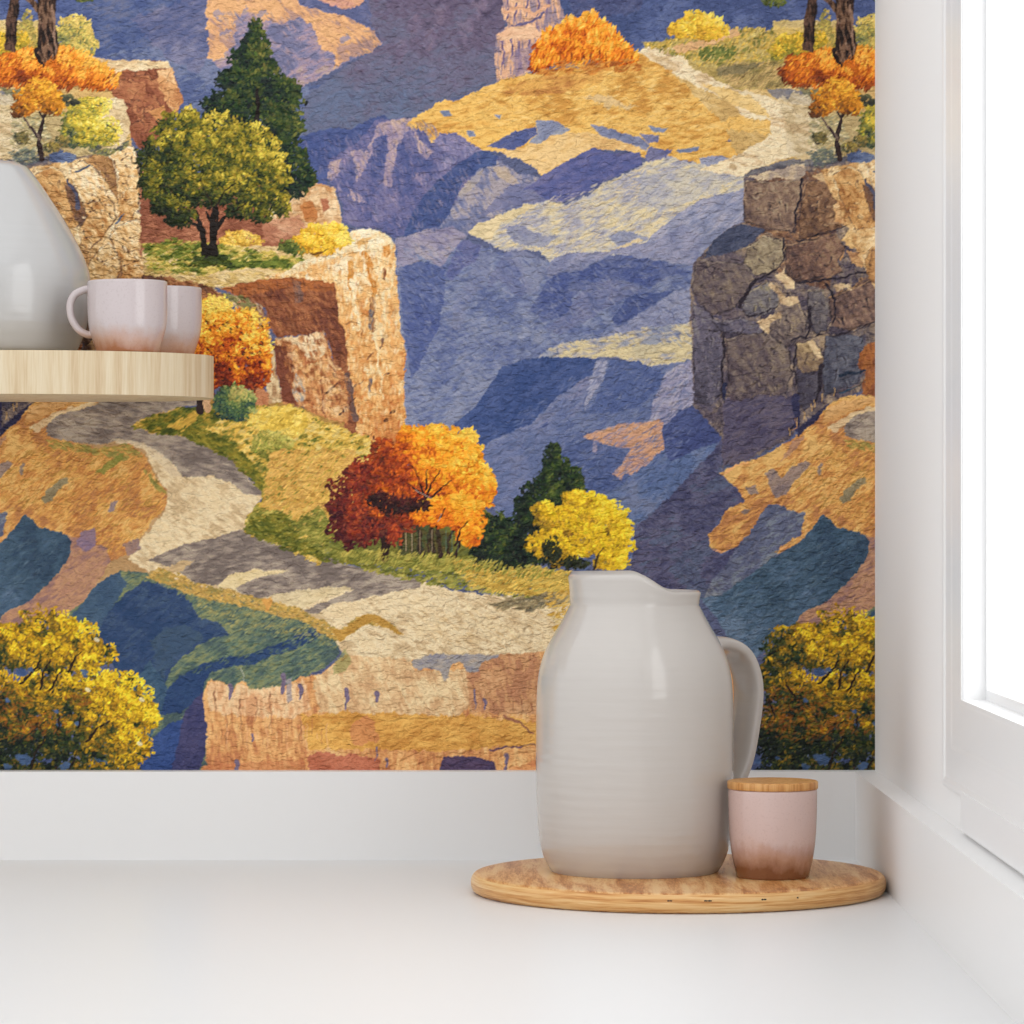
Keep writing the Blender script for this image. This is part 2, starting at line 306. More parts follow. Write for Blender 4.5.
fill([(582,436),(600,430),(622,424),(650,422),(663,420),(663,436),(668,448),(656,455),(650,464),(640,468),(638,476),(625,474),(622,480),(611,475),(622,465),(630,450),(614,446),(600,444),(592,440)], 'b08c88 cc9878 dca67c', -12, 1.3, grad=(630,478,620,424,.35))
fill([(594,440),(598,441),(597,455),(592,452)], '9c90a4', 90, .8)
# right diagonal bands
fill([(640,470),(666,448),(700,440),(720,445),(700,470),(660,505),(640,530),(610,520),(600,500)], '5a72a8 6c80b0 7884ac', -40, 2)
fill([(662,430),(680,410),(696,406),(724,418),(724,440),(692,452),(670,462),(664,446)], '425090 4e5c98', -40, 1.3)
fill([(634,530),(660,506),(694,472),(724,438),(765,452),(780,448),(745,466),(722,474),(735,486),(750,500),(738,507),(722,516),(712,530),(712,544),(722,556),(740,548),(735,580),(725,605),(700,600),(670,590),(630,600)], '4a4a74 565478 646080 5c6688', A_, 1.5, big=.25)
fill([(704,600),(712,580),(735,552),(765,510),(778,504),(806,510),(808,540),(770,565),(740,590),(715,612)], '5a6286 686e8c 7c8494 8a8e94', -35, 1.4, grad=(790,510,730,595,.3))
fill([(700,598),(722,596),(762,566),(806,537),(820,512),(840,526),(866,534),(872,548),(866,565),(842,590),(805,616),(790,630),(765,650),(750,665),(735,650),(715,615)], '34506e 40607c 4c6c8c 6c88a8', A_, 1.4, grad=(830,530,755,655,.5))
for P, c, an, n_ in [([(393,238),(560,262),(694,266),(694,345),(600,340),(500,372),(410,430),(398,300)],'4c5c98 6a78ac 8c94b8 a8a8be',35,1500),([(300,140),(430,122),(484,156),(440,230),(385,232),(330,190)],'465494 6668a2 8c82ac b096a4',65,900),([(480,440),(600,360),(690,370),(690,440),(640,500),(560,470)],'465a9c 6474aa 8890b6',-35,900),([(634,530),(724,440),(740,500),(712,540),(735,580),(705,600)],'3e4068 585a80 70708c',40,600),([(215,10),(300,20),(300,80),(240,90)],'6c709c 9c8c9c c09888',45,350),([(370,0),(500,0),(500,80),(340,130)],'50465e 6c6480 8480a0',40,600),([(715,600),(800,540),(866,540),(800,612),(760,650)],'34506c 4c6a84 6c88a0',-35,500),([(205,690),(540,660),(540,770),(205,770)],'b87048 dc9c60 f4c488 f0b868',75,1200),([(560,0),(700,10),(800,0),(800,28),(650,44)],'3c4c84 5868a0 6c7cae',30,300)]:
    tufts(P, c, n_, (5,1.2), an, 270, alpha=.3, clump=.4)
# ---- lower-left valley
fill([(66,616),(90,595),(100,578),(110,562),(135,563),(158,573),(200,586),(232,594),(268,602),(302,614),(326,628),(340,640),(338,656),(325,668),(300,680),(280,690),(210,692),(206,800),(100,800),(140,740),(120,640)], '4a5f60 5a6e62 6e7c62 868c62', -30, 1.8, st=.3)
fill([(72,616),(90,595),(102,578),(120,572),(128,584),(118,600),(104,620),(98,640)], '3c5c80 486888', -40, 1.5)
fill([(98,638),(104,618),(118,602),(130,590),(145,582),(160,584),(180,592),(192,604),(200,618),(222,624),(230,634),(210,640),(192,650),(172,668),(165,685),(150,660),(130,700),(110,660)], '27487a 324f80 405c84', -35, 1.4)
fill([(150,640),(170,628),(190,626),(205,640),(180,655),(160,680)], '4a6478 3c5a7c', -35, 3, alpha=.7)
fill([(165,692),(180,676),(200,666),(225,657),(246,656),(276,645),(300,635),(325,621),(330,630),(316,640),(292,650),(255,664),(228,668),(212,672),(204,682),(203,700),(180,712),(160,716),(140,730),(150,705)], '26467e 2f5084', -30, 1.3)
fill([(120,700),(150,660),(168,688),(160,716),(150,745),(130,770),(120,800),(90,760)], '35587c 406484 4c6e88', -30, 1.6)
fill([(125,800),(136,762),(150,742),(168,724),(186,718),(180,750),(174,800)], '2c4c94 3858a0', -40, 1.3)
fill([(170,800),(178,745),(185,712),(204,690),(208,740),(202,765),(198,800)], '3c3e74 4c4a7c', -60, 1.3)
tufts([(146,578),(170,576),(230,594),(300,614),(330,632),(338,650),(300,640),(250,634),(215,620),(190,600)], '5c7060 7a8460 94925e a89c60', 700, (3,1), -30, 5, alpha=.7)
tufts([(170,680),(200,655),(260,630),(320,640),(330,655),(280,688),(215,688),(228,668),(316,640)], '486660 5c7462 6c7e64', 350, (3,1), -30, 6, alpha=.6)
# ---- bottom canyon rim
rim = [(200,830),(205,765),(208,735),(203,695),(208,682),(216,680),(229,684),(232,694),(236,684),(243,679),(250,688),(268,690),(286,684),(300,678),(320,674),(335,664),(345,654),(410,652),(440,648),(500,650),(560,640),(600,645),(740,650),(745,690),(728,760),(725,830)]
fill(rim, 'c07a4e d8965c eab070 f0c080', 85, 1.8, grad=(300,830,310,660,.35), st=.25, sl=(12,1.6))
fill([(208,684),(216,681),(229,685),(233,693),(240,682),(252,689),(286,685),(305,680),(312,710),(290,720),(255,715),(225,716),(210,712)], 'e0a878 f2c898 f4d2a4', 85, 2.4, alpha=.85)
fill([(312,680),(335,665),(350,655),(410,655),(415,670),(440,672),(470,668),(475,700),(460,716),(400,716),(320,712)], 'd4a676 e6bf8c f2d4a2', 70, 2.2)
fill([(300,716),(340,712),(400,714),(470,716),(540,722),(540,745),(440,752),(380,750),(310,750)], 'cf9040 e2a650 eeb65c', -8, 2.5)
fill([(380,742),(375,725),(370,716),(360,716),(350,730),(355,745)], 'd08058', 10, 3, alpha=.6)
fill([(308,758),(320,752),(380,758),(380,772),(310,772)], 'b8684a c87858', 10, 2)
fill([(200,830),(204,764),(300,760),(310,745),(300,830)], 'c4784c d08a58', 85, 2.5, alpha=.7)
fill([(466,664),(478,656),(540,652),(545,716),(500,714),(470,712)], 'bc825c d09868 dca878', 80, 2)
fill([(300,775),(440,772),(500,772),(540,760),(735,760),(735,830),(300,830)], 'c4764c d88c58 e8a468', 10, 2)
fill([(412,662),(420,654),(440,652),(500,653),(499,657),(482,662),(478,672),(468,672),(462,662),(452,664),(446,682),(440,672),(425,668),(418,671)], '908c94 a49c98 b8a898', -10, 1.3)
fill([(439,772),(443,757),(458,756),(475,758),(494,761),(498,775),(494,800),(445,800)], '4a3c60 5c4868', 0, 1.2)
for x,a,b,w in [(283,676,694,5),(300,686,700,4),(346,690,710,4),(376,694,702,5),(230,686,700,4),(215,692,712,2),(240,700,730,1.6),(256,698,722,1.4),(270,692,730,1.4),(226,715,745,1.4),(252,735,742,3),(300,720,740,1.2),(475,690,710,2.5),(484,700,710,3),(512,690,712,1.8),(522,698,712,1.8),(532,704,714,2),(376,748,762,2.2),(386,760,768,3),(236,762,772,5),(506,756,772,4)]:
    line([(x,a),(x+1.5,(a+b)/2),(x+.5,b)], w, w*.5, '7c6c84' if w > 2 else 'a8704e', .7, seed=x, alpha=.75)
line([(490,750),(510,748),(530,745),(545,748)], 2, 1, '70505c', .8); line([(505,716),(520,724),(535,734)], 3, 1.5, 'a87050', .8)
for x in range(212, 330, 5): line([(x,715+(x*7)%20),(x+1,735+(x*5)%20)], 1, .7, 'f0b888' if x % 2 else 'b87048', .5, seed=x, alpha=.6)
for x in (284, 297, 303, 304): pass
fill([(286,680),(292,678),(293,700),(288,704)], '98909c b0a0a0', 88, 1, alpha=.8)
line([(241,668),(244,674),(244,682)], 1, 1, 'b8b8a8', .2)
# ---- ground of the middle: path
fill([(60,412),(180,405),(260,490),(240,540),(160,575),(120,570),(90,590),(60,500)], 'b89060 c8a070', 10, 2)
fill([(200,400),(262,395),(330,415),(400,440),(400,520),(300,520),(220,450)], 'a47838 b88c48', 10, 2)
fill([(330,500),(470,500),(560,560),(470,575),(330,560)], '5c6028 74702c', 10, 2)
path = [(38,424),(60,408),(95,398),(200,396),(198,404),(165,411),(134,424),(150,434),(176,434),(192,440),(226,455),(250,480),(264,496),(250,515),(246,530),(262,540),(300,550),(350,566),(420,580),(450,590),(500,596),(572,596),(640,600),(700,620),(700,660),(540,652),(500,655),(430,655),(410,660),(345,655),(340,650),(330,630),(300,614),(265,602),(200,588),(155,575),(128,560),(142,540),(165,512),(166,490),(152,466),(145,450),(112,442),(95,445),(50,440)]
fill(path, 'd2b488 e4c99c f0dab0 ecd2a4', 30, 1.6, st=.3, sl=(10,1.6))
sh = '786a62 8c7d72 a08f80 b09f8c'
fill([(38,424),(60,410),(100,398),(200,396),(198,404),(165,411),(134,424),(150,434),(176,434),(192,440),(226,455),(250,480),(264,496),(246,494),(230,482),(214,476),(182,477),(176,466),(158,454),(145,446),(118,442),(95,445),(50,440)], sh, 8, 1.5, st=.3, sl=(12,1.4))
fill([(110,441),(122,440),(146,444),(160,452),(176,466),(182,476),(172,478),(158,462),(142,448)], 'd8c09c e8d2ac', 10, 1.5, alpha=.8)
fill([(148,560),(170,550),(188,544),(215,538),(240,530),(248,530),(264,540),(300,550),(350,566),(424,580),(420,588),(392,592),(362,600),(332,604),(318,614),(300,612),(320,604),(355,590),(310,592),(286,604),(262,602),(236,590),(246,582),(292,570),(252,570),(228,576),(218,586),(196,584),(180,572)], sh, -8, 1.3, st=.3, sl=(12,1.4))
fill([(262,598),(280,594),(300,590),(345,586),(352,590),(320,600),(300,610),(285,606)], 'dcc494 e8d2a4', -12, 1.6, alpha=.9)
fill([(218,586),(228,576),(252,571),(290,571),(255,578),(238,588),(236,594)], 'e2c890 ead2a0', -12, 1.2)
fill([(150,580),(165,568),(180,562),(195,560),(184,570),(168,576)], 'c8a474 dcb880', -20, 2, alpha=.8)
# ochre lip between path and valley
tufts([(146,576),(160,568),(200,584),(232,592),(268,600),(302,610),(328,624),(340,632),(352,620),(370,614),(386,620),(402,634),(385,626),(360,624),(345,640),(335,640),(300,620),(260,610),(200,598)], 'a08a48 c09848 d8ac58 c8a058', 1500, (2.6,1.2), 20, 9, alpha=.85)
fill([(330,628),(345,628),(362,616),(376,614),(392,624),(404,636),(390,630),(372,622),(356,630),(340,642)], 'b88838 cc9c48', 20, 1.2)
fill([(336,660),(345,650),(352,660),(345,672),(334,676)], '8c9050 a8a060', 0, 2, alpha=.6)
fill([(262,600),(272,598),(274,606),(266,612)], 'dca050', 80, 1.4)
tufts([(430,610),(520,604),(560,612),(560,640),(440,645),(400,625)], 'd0ac78 f4dfb4', 500, (5,.9), 30, 17, alpha=.45)
# ---- orange meadow (runs through the repeat)
mead = [(720,473),(742,463),(765,456),(795,437),(808,424),(815,415),(828,405),(842,396),(893,394),(898,402),(858,412),(843,425),(846,437),(873,443),(893,448),(928,445),(943,455),(953,475),(964,490),(966,505),(953,520),(938,540),(934,552),(908,562),(898,580),(883,600),(866,614),(828,622),(798,640),(790,632),(803,614),(830,600),(858,572),(870,552),(869,538),(858,532),(838,527),(823,514),(808,535),(795,545),(778,554),(780,547),(800,536),(806,513),(790,511),(778,504),(768,505),(761,516),(748,535),(735,549),(722,554),(711,548),(709,535),(721,521),(724,512),(745,500),(735,488)]
fill(mead, 'b87a48 ce8e4c dea258 e8b66a', -35, 1.6, st=.3, sl=(9,1.5), big=.2)
tufts([(850,445),(893,450),(930,448),(960,490),(960,510),(930,545),(900,560),(880,530),(840,515),(800,500),(770,470)], 'bc7438 d89448 ecb45e b08038', 1800, (4,.9), -40, 12, alpha=.6)
fill([(868,535),(905,548),(908,562),(898,580),(883,600),(866,614),(828,622),(798,640),(790,632),(803,614),(830,600),(858,572),(870,552)], '96706a ac7e68 c0906c b4846a', -35, 1.6)
tufts([(845,440),(873,443),(893,448),(928,445),(943,455),(920,460),(880,452),(855,450)], '8c8440 a89448 c8a050', 260, (3,1), 10, 13)
tufts([(942,468),(952,480),(964,492),(956,490)], '8c8440 a89448', 60, (3,1), 60, 14)
for P,c in [([(766,474),(774,468),(782,478),(795,466),(806,461),(812,464),(796,480),(786,496),(775,498),(770,486)],'7a7078 94807c'),([(746,489),(756,486),(760,494),(750,495)],'7c7478 907c78'),([(819,463),(823,462),(821,476),(818,474)],'8c7c78'),([(840,499),(846,490),(858,480),(866,477),(867,483),(856,491),(850,500),(842,504)],'7c7860 8c8468'),([(798+95,473),(798+108,462),(798+125,452),(798+122,460),(798+104,474)],'7c8438 949040'),([(798+108,512),(798+112,503),(798+119,502),(798+114,512)],'80748c 90808c'),([(798+80,533),(798+94,529),(798+97,545),(798+86,552),(798+76,545)],'84708c a08088'),([(798+122,545),(798+140,538),(798+142,550),(798+128,556)],'a08078 8c7478'),([(740,512),(752,508),(745,516)],'7c7070'),([(792,440),(806,436),(796,450),(780,462),(788,450)],'ac806c b88868')]:
    fill(P, c, -50, 1.4, alpha=.85)
fill([(828,426),(850,415),(868,408),(893,400),(896,404),(862,414),(842,428),(834,432)], 'dcb888 ecd0a0', -20, 1.6)
fill([(826,410),(845,402),(880,396),(893,398),(855,410),(836,420),(822,424)], 'd09858 e4b070', -20, 2)
line([(722,474),(735,468),(748,462)], 2.5, 2, 'f0b070', .8); line([(712,548),(722,553),(735,548)], 1.5, 1.2, 'e0a070', .6)
line([(776,552),(790,545),(806,535),(808,515)], 1.6, 1.2, 'e0a468', .5)
fill([(0,398),(28,396),(34,402),(20,418),(8,430),(0,436)], '2c2c50 3c3858', -50, 1.4)
# ---- grey rocks and ground at the right (pattern x 690..945)
fill([(660,60),(700,66),(780,72),(800,60),(880,50),(930,90),(930,180),(750,182),(720,120)], 'c8a060 d4ac68 e0bc7c', 10, 2)
fill([(640,44),(690,36),(745,30),(800,30),(850,30),(850,84),(735,90),(690,66)], 'a48c4c b89c58 c8ac68', 0, 2)
# sand path from top
fill([(638,52),(652,45),(668,47),(684,54),(690,66),(716,80),(734,88),(765,96),(792,106),(814,110),(816,150),(792,158),(765,166),(748,178),(700,170),(722,162),(745,152),(770,136),(758,122),(742,116),(730,102),(700,88),(676,74),(655,62)], 'd4b486 e6caa0 f4e0b8 f0d8ac', 12, 1.8, st=.3, sl=(12,1.6))
fill([(700,84),(735,90),(760,102),(772,120),(750,112),(728,102)], 'e8c078 f0cc88', 10, 2)
fill([(740,116),(770,122),(772,134),(740,132),(700,126)], 'ecb860 f4c878', -5, 2)
fill([(766,88),(785,88),(815,94),(816,108),(795,104),(775,98)], '70707c 8c8480', 8, 1.6)
fill([(782,124),(815,124),(840,132),(820,138),(790,132)], 'd0986c dcb084', 5, 2, alpha=.8)
fill([(740,178),(752,170),(790,160),(815,158),(818,148),(840,152),(870,158),(870,166),(830,170),(790,170),(760,178)], '5c5860 747074 86807c', -5, 1.4)
fill([(818,115),(850,110),(880,118),(930,150),(925,162),(880,160),(840,155),(812,140)], 'a08858 bca270 d0b880', 0, 2)
fill([(798,88),(850,88),(860,100),(858,110),(815,108)], '5c6050 747050', 0, 2, alpha=.8)
tufts([(640,45),(690,34),(745,28),(800,28),(850,26),(850,70),(800,78),(740,68),(700,66),(680,56)], '7c7838 a89444 d0a84c e0b850 c8b068', 1400, (2.8,1.4), -50, 21)
fill([(672,48),(700,40),(736,30),(742,34),(720,42),(696,50),(680,54)], 'e0a878 ecb888', -10, 1.8, alpha=.8)
fill([(772,22),(800,20),(840,22),(850,40),(800,40),(775,34)], 'e0bc68 ecc878', 0, 2, alpha=.85)
tufts([(700,48),(735,46),(735,60),(700,60)], '5c6830 7c8038', 120, (2.6,1.3), -40, 22)
tufts([(775,38),(803,34),(803,52),(775,56)], '5c6830 98902c d8b430 e8c440', 260, (2.6,1.4), -40, 23)
tufts([(720,66),(760,62),(800,62),(800,86),(770,88),(735,86),(715,76)], '7c6c40 9c8450 c0a064 d0ac70', 800, (5,.8), -40, 24)
fill([(714,70),(745,64),(765,62),(745,74),(720,76)], '6c6448 7c7050', -5, 2, alpha=.7)
# ---- shaded cliff (continues into the sunlit bluff)
cl = [(744,179),(752,175),(790,166),(828,166),(850,160),(888,156),(926,148),(932,146),(938,165),(940,195),(945,225),(945,275),(943,300),(930,340),(905,390),(893,398),(862,392),(838,400),(822,408),(810,418),(802,426),(795,432),(788,440),(765,452),(742,463),(724,466),(722,437),(694,407),(692,340),(690,280),(697,258),(712,243),(730,228),(745,222)]
rock(cl, '463e4c 5e525c 766864 8e7a6a a89074', '2e2630', 80, 1.0, 1.3, 15, seed=61, grad=(720,440,800,190,.3), contrast=.28, calpha=.85, st=.2)
rock([(744,182),(800,172),(838,168),(846,200),(835,230),(830,290),(790,280),(765,262),(745,222)], '64463e 7c5844 946a4c a88060', '3a2c30', 16, 1.6, 1, 12, seed=62, contrast=.24, calpha=.5)
fill([(712,243),(730,228),(745,224),(765,229),(758,240),(745,248),(725,256),(705,260)], '3e4664 525874', -25, 1.4)
rock([(748,246),(765,232),(785,240),(786,262),(768,275),(752,272),(745,262)], '7c6858 94806c a89078', '4a3c3c', 6, 1, 1, 0, seed=63, contrast=.2, calpha=.4)
rock([(694,262),(715,250),(748,258),(758,280),(750,300),(735,320),(700,315),(692,290)], '544a58 685a60 746666', '38303c', 14, 2, .8, 12, seed=64, contrast=.2)
fill([(693,300),(722,318),(722,395),(712,412),(694,404)], '504a60 5c5468 686070', 80, 1.4, alpha=.8)
fill([(724,400),(790,395),(800,425),(745,462),(724,465)], '4e4660 5a5068 66586a', -30, 2.5, alpha=.9)
fill([(726,380),(775,376),(782,400),(730,402)], '4a3c4c 5c4850', 10, 2.5, alpha=.7)
tufts(cl, '2c2634 463c48 5c5058 7c6c68 a08c78 c0a890', 2600, (3.6,1.2), 62, 261, spread=.2, clump=.42, alpha=.38, grad=(720,450,800,200,.25))
tufts(cl, '2a2430 4c424c 8c7c74', 700, (6,.9), 15, 262, spread=.2, clump=.4, alpha=.4)
tufts([(746,184),(800,174),(838,170),(846,200),(835,230),(830,288),(790,278),(765,262),(747,222)], '4c342e 74503c 98704e b89068', 900, (4,1.2), 20, 263, clump=.4, alpha=.45)
# sunlit top and blocks
fill([(747,178),(775,170),(806,163),(804,176),(796,182),(778,178),(760,181)], 'a89484 ccb494 dcc49c', 10, 1.6)
fill([(812,176),(836,168),(872,164),(872,176),(850,178),(835,184),(818,180)], 'c09870 d8b484 e0c090', -10, 1.6)
rock([(832,204),(846,199),(864,190),(868,212),(866,222),(845,226),(834,222),(836,214)], 'c8905c dcac74 ecc690', '7a5034', 5, 1.3, 1, 0, seed=66, contrast=.3)
rock([(842,240),(852,228),(868,222),(876,226),(876,246),(866,251),(850,248)], 'cc9860 e4b878 f0cc90', '7a5034', 5, 1, 1, 0, seed=67)
fill([(846,251),(868,254),(870,262),(862,268),(852,262)], 'b88458 d8a870', 10, 1.3); fill([(838,252),(844,252),(842,262),(838,258)], 'c09060', 80, 1); 
for P in [[(768,286),(772,283),(780,292),(786,297),(798,296),(799,303),(790,307),(780,304),(777,294)],[(757,322),(766,318),(780,312),(782,318),(770,324),(769,335),(762,330)],[(833,285),(850,283),(853,290),(846,287),(836,291)],[(806,342),(812,340),(818,346),(824,358),(823,366),(814,354)],[(775,276),(782,272),(795,282),(796,290),(786,288)],[(786,262),(788,274),(782,272)]]:
    fill(P, 'a8886c d0b08c e8cc9c', 30, 1, alpha=.95)
rock([(726,344),(738,338),(748,342),(762,340),(788,342),(792,360),(780,376),(740,378),(728,370),(725,352)], '54464c 6c5a58 806c60', '2c2430', 9, 1, 1, 0, seed=68)
rock([(745,290),(760,285),(772,290),(778,300),(770,312),(755,318),(742,310)], '646078 706870 847870', '38303c', 7, 1, 1, -30, seed=69)
rock([(796,342),(812,340),(824,358),(822,368),(806,372),(797,360)], '6c5854 8c7460 a88c6c', '2c2430', 4, 1, 1, 0, seed=70)
rock([(834,292),(850,290),(860,280),(876,276),(876,322),(850,332),(836,324)], '64504c 7c5e50 94704f b0845c', '33272c', 7, 1, 1.4, 10, seed=72)
fill([(797,368),(823,368),(822,400),(806,412),(798,400)], '423c50 504858', 85, 1.2, alpha=.8)
fill([(826,345),(866,335),(866,352),(860,385),(830,392),(824,400)], '4c4858 5a5464 646478', -10, 2, alpha=.85)
line([(840,376),(848,373),(856,375),(866,370)], 3, 2, '26344c', .5); line([(840,393),(858,388)], 2, 1, '34506c', .5)
D = '2a222c'
g1, g2, g3 = '4a3e46 5e5054 74645e 8c7a68', '543c34 74543f 946e50 b08c68', '46404e 565060 686070 7c7478'
for k_, (P, c, h) in enumerate([
  ([(746,181),(776,182),(804,180),(799,203),(795,232),(776,231),(758,226),(744,222),(744,200)], '5c4844 7c6254 947862 ac9478', 'b8a084'),
  ([(807,181),(835,184),(847,192),(840,205),(835,216),(843,228),(820,235),(800,240),(798,226),(802,200)], g2, 'a8805c'),
  ([(747,248),(764,236),(783,240),(785,262),(770,273),(755,276),(744,262)], '6c5c52 84745f a08e70 b4a284', 'c0ac8c'),
  ([(786,246),(800,243),(836,234),(846,248),(838,262),(844,273),(815,279),(797,283),(785,272)], '4c3a38 6c5046 886654 9c7c60', '9c7c60'),
  ([(697,260),(716,262),(745,264),(756,280),(746,294),(734,309),(713,316),(698,302),(692,285)], g1, '8c7c70'),
  ([(694,303),(710,314),(722,332),(723,362),(721,396),(711,406),(695,403)], g3, None),
  ([(741,308),(750,291),(768,282),(781,294),(779,306),(765,316),(748,317)], '544e58 6a6468 827a78 94886c', 'a8987c'),
  ([(780,302),(799,303),(807,318),(806,340),(793,343),(782,352),(770,346),(768,326)], '504448 685a58 88766a a08c70', 'b8a07c'),
  ([(808,291),(822,290),(829,305),(827,330),(816,336),(807,322)], '4a4450 645c60 847a74', 'a09078'),
  ([(829,298),(848,290),(876,279),(878,321),(850,331),(832,326)], '4c3a3c 66504a 86685a a4846c', 'c0986c'),
  ([(727,340),(745,333),(768,334),(782,344),(790,352),(793,372),(786,392),(770,403),(742,402),(728,392)], g1, '8c7c70'),
  ([(796,345),(812,340),(822,350),(825,362),(818,372),(804,373),(796,366)], '6c5850 8c745c ac9068 c4a87c', 'd8bc8c'),
  ([(797,374),(820,372),(818,400),(806,412),(798,402)], '3c3646 4c4654 5c5660', None),
  ([(826,336),(850,334),(864,338),(864,360),(858,384),(836,390),(824,398),(822,370)], '40404e 505060 646470 747480', None),
  ([(710,320),(724,322),(740,318),(756,322),(766,328),(764,334),(740,334),(722,332)], g3, '847c80')]):
    block(P, c, '30282e', .9, seed=320 + k_, hl=h)
for P in [[(768,286),(772,283),(780,292),(786,297),(798,296),(799,303),(790,307),(780,304),(777,294)],[(757,322),(766,318),(780,312),(782,318),(770,324),(769,335),(762,330)],[(833,286),(850,284),(853,290),(846,288),(836,292)],[(808,342),(813,340),(820,350),(824,358),(818,360),(812,350)],[(776,276),(783,272),(795,282),(796,288),(786,286)]]:
    fill(P, 'b0906c d8b88c ecd0a0', 30, 1, alpha=.95)
rock([(832,205),(845,200),(864,193),(868,212),(866,222),(845,226),(835,222),(836,214)], 'c48c58 dcac74 ecc690', '7a5034', 4, 1.3, 1, 0, seed=66, contrast=.3)
rock([(842,240),(852,229),(868,223),(875,227),(875,246),(866,251),(850,248)], 'cc9860 e4b878 f0cc90', '7a5034', 4, 1, 1, 0, seed=67)
fill([(846,252),(866,254),(869,262),(862,268),(852,262)], 'b08058 cc9c68 dcb078', 10, 1.3)
fill([(712,243),(730,229),(745,225),(764,230),(757,238),(745,246),(725,254),(704,259)], '3e4664 525874', -25, 1.4, alpha=.9)
fill([(724,402),(760,396),(796,398),(798,428),(745,462),(724,465)], '4a4260 58506a 665c6c', -30, 2.5, alpha=.85)
fill([(858,352),(868,345),(880,340),(884,398),(862,394),(866,375),(860,366)], '9c5830 b06c38 8c5030', 80, 2)
line([(840,376),(848,373),(856,375),(866,370)], 3, 2, '26344c', .5)
for P,w0,w1 in [([(803,180),(800,200),(796,215),(794,232)],3.6,2),([(797,242),(812,238),(830,231),(845,228),(858,222)],2.4,1.2),([(858,175),(866,188),(872,205),(876,222)],5,3),([(800,284),(815,281),(832,280),(850,276),(876,270)],3.4,2),([(838,336),(850,333),(862,328),(878,322)],2.4,1.6),([(792,342),(800,338),(815,337),(828,334),(838,338)],2.6,1.6),([(710,331),(718,332),(727,333)],2.6,1.4),([(725,334),(724,355),(722,380),(724,404)],4,2),([(811,308),(810,325),(808,338)],5,3),([(822,366),(820,385),(817,402)],6,3),([(796,345),(795,370),(797,392)],3,2),([(740,308),(746,295),(752,285),(768,274),(782,268)],5,2),([(748,316),(765,314),(778,306)],2.6,1.4),([(728,376),(745,375),(765,372)],2,1.2),([(785,258),(784,240),(778,236)],3,1.6),([(697,265),(720,270),(735,272)],2,1.2),([(826,285),(836,300),(834,325)],4,2),([(791,432),(796,425),(800,420)],3,2),([(770,328),(785,340)],2,1)]:
    line(P, w0 * .7, w1 * .7, D, .7, seed=int(P[0][0]), alpha=.8)
line([(797,398),(796,415),(799,430)], 7, 4, '34345c', 1); line([(726,385),(724,400)], 4, 2, '2c3054', .6)
line([(790,430),(798,428),(796,418)], 1, .8, 'c08858', .5)
for i,(x,y) in enumerate([(790,436),(797,426),(804,420),(812,412),(822,402),(834,396),(815,408)]): line([(x,y),(x-1+i%3,y-8)], 1.4, .6, 'd8a860', .4)
# ---- sunlit bluff at left edge: x 862..945 = 64..147
bl = [(820,170),(838,166),(858,162),(888,158),(905,152),(926,148),(932,146),(937,165),(939,195),(937,212),(943,222),(945,250),(944,285),(935,300),(880,300),(866,270),(850,235),(836,200)]
rock(bl, 'a87444 cc9a60 e6bc80 f4d4a0 fae2b8', '6a4a34', 22, 1.0, 1.3, 12, seed=81, grad=(860,240,945,200,.2), contrast=.26, calpha=.5)
gr = 'b4783e dca868 f2cc92 fae2b8'
for k_, (P, c, h) in enumerate([
  ([(832,174),(848,167),(862,172),(868,186),(873,202),(882,218),(876,228),(856,230),(845,210),(838,190)], '9c6434 c48c50 dca868 ecc488', 'f4d8a4'),
  ([(862,184),(872,186),(880,200),(886,216),(880,230),(874,220),(868,205)], '5c4840 745444 94643c', None),
  ([(868,170),(880,160),(890,166),(898,171),(902,179),(905,194),(912,204),(915,218),(908,228),(899,240),(888,250),(879,246),(877,232),(885,216),(879,198),(872,184)], gr, 'fcecc8'),
  ([(888,157),(902,151),(912,160),(915,180),(916,200),(908,190),(902,172),(894,165)], '845c40 a87848 c89860', None),
  ([(902,152),(922,145),(932,147),(936,162),(939,180),(937,206),(930,220),(918,222),(916,200),(916,178),(911,160)], gr, 'fcecc8'),
  ([(917,225),(934,220),(942,224),(945,240),(943,264),(941,278),(918,280),(921,262),(912,248),(908,237)], gr, 'fcecc8'),
  ([(886,264),(897,251),(907,242),(916,254),(920,270),(914,282),(888,284)], 'b07840 d8a868 ecc890 f4d8a8', 'fce8c0'),
  ([(872,250),(886,252),(884,268),(880,285),(868,280)], '94683c b88450 d8a468', None)]):
    block(P, c, '6c4c38', .9, seed=300 + k_, hl=h)
for P in [[(886,204),(892,201),(897,203)],[(888,212),(894,210)],[(898,200),(902,206)],[(890,208),(896,214)],[(921,184),(926,183)],[(923,200),(930,199)],[(928,238),(934,237)],[(926,252),(936,250)],[(922,266),(928,264)],[(900,262),(906,260)],[(884,238),(892,236)],[(924,166),(930,168)],[(908,214),(912,220)],[(932,262),(938,260)]]: line(P, 1.8, 1, '5c3c28', .3, alpha=.85)
line([(866,180),(872,190),(876,202),(878,208)], 2.5, 4, '54546c', .8, alpha=.7); line([(874,172),(882,169),(889,166)], 2.4, 1.4, '5c6478', .5); line([(914,224),(918,219),(923,214)], 2.4, 1, '6c7484', .5)
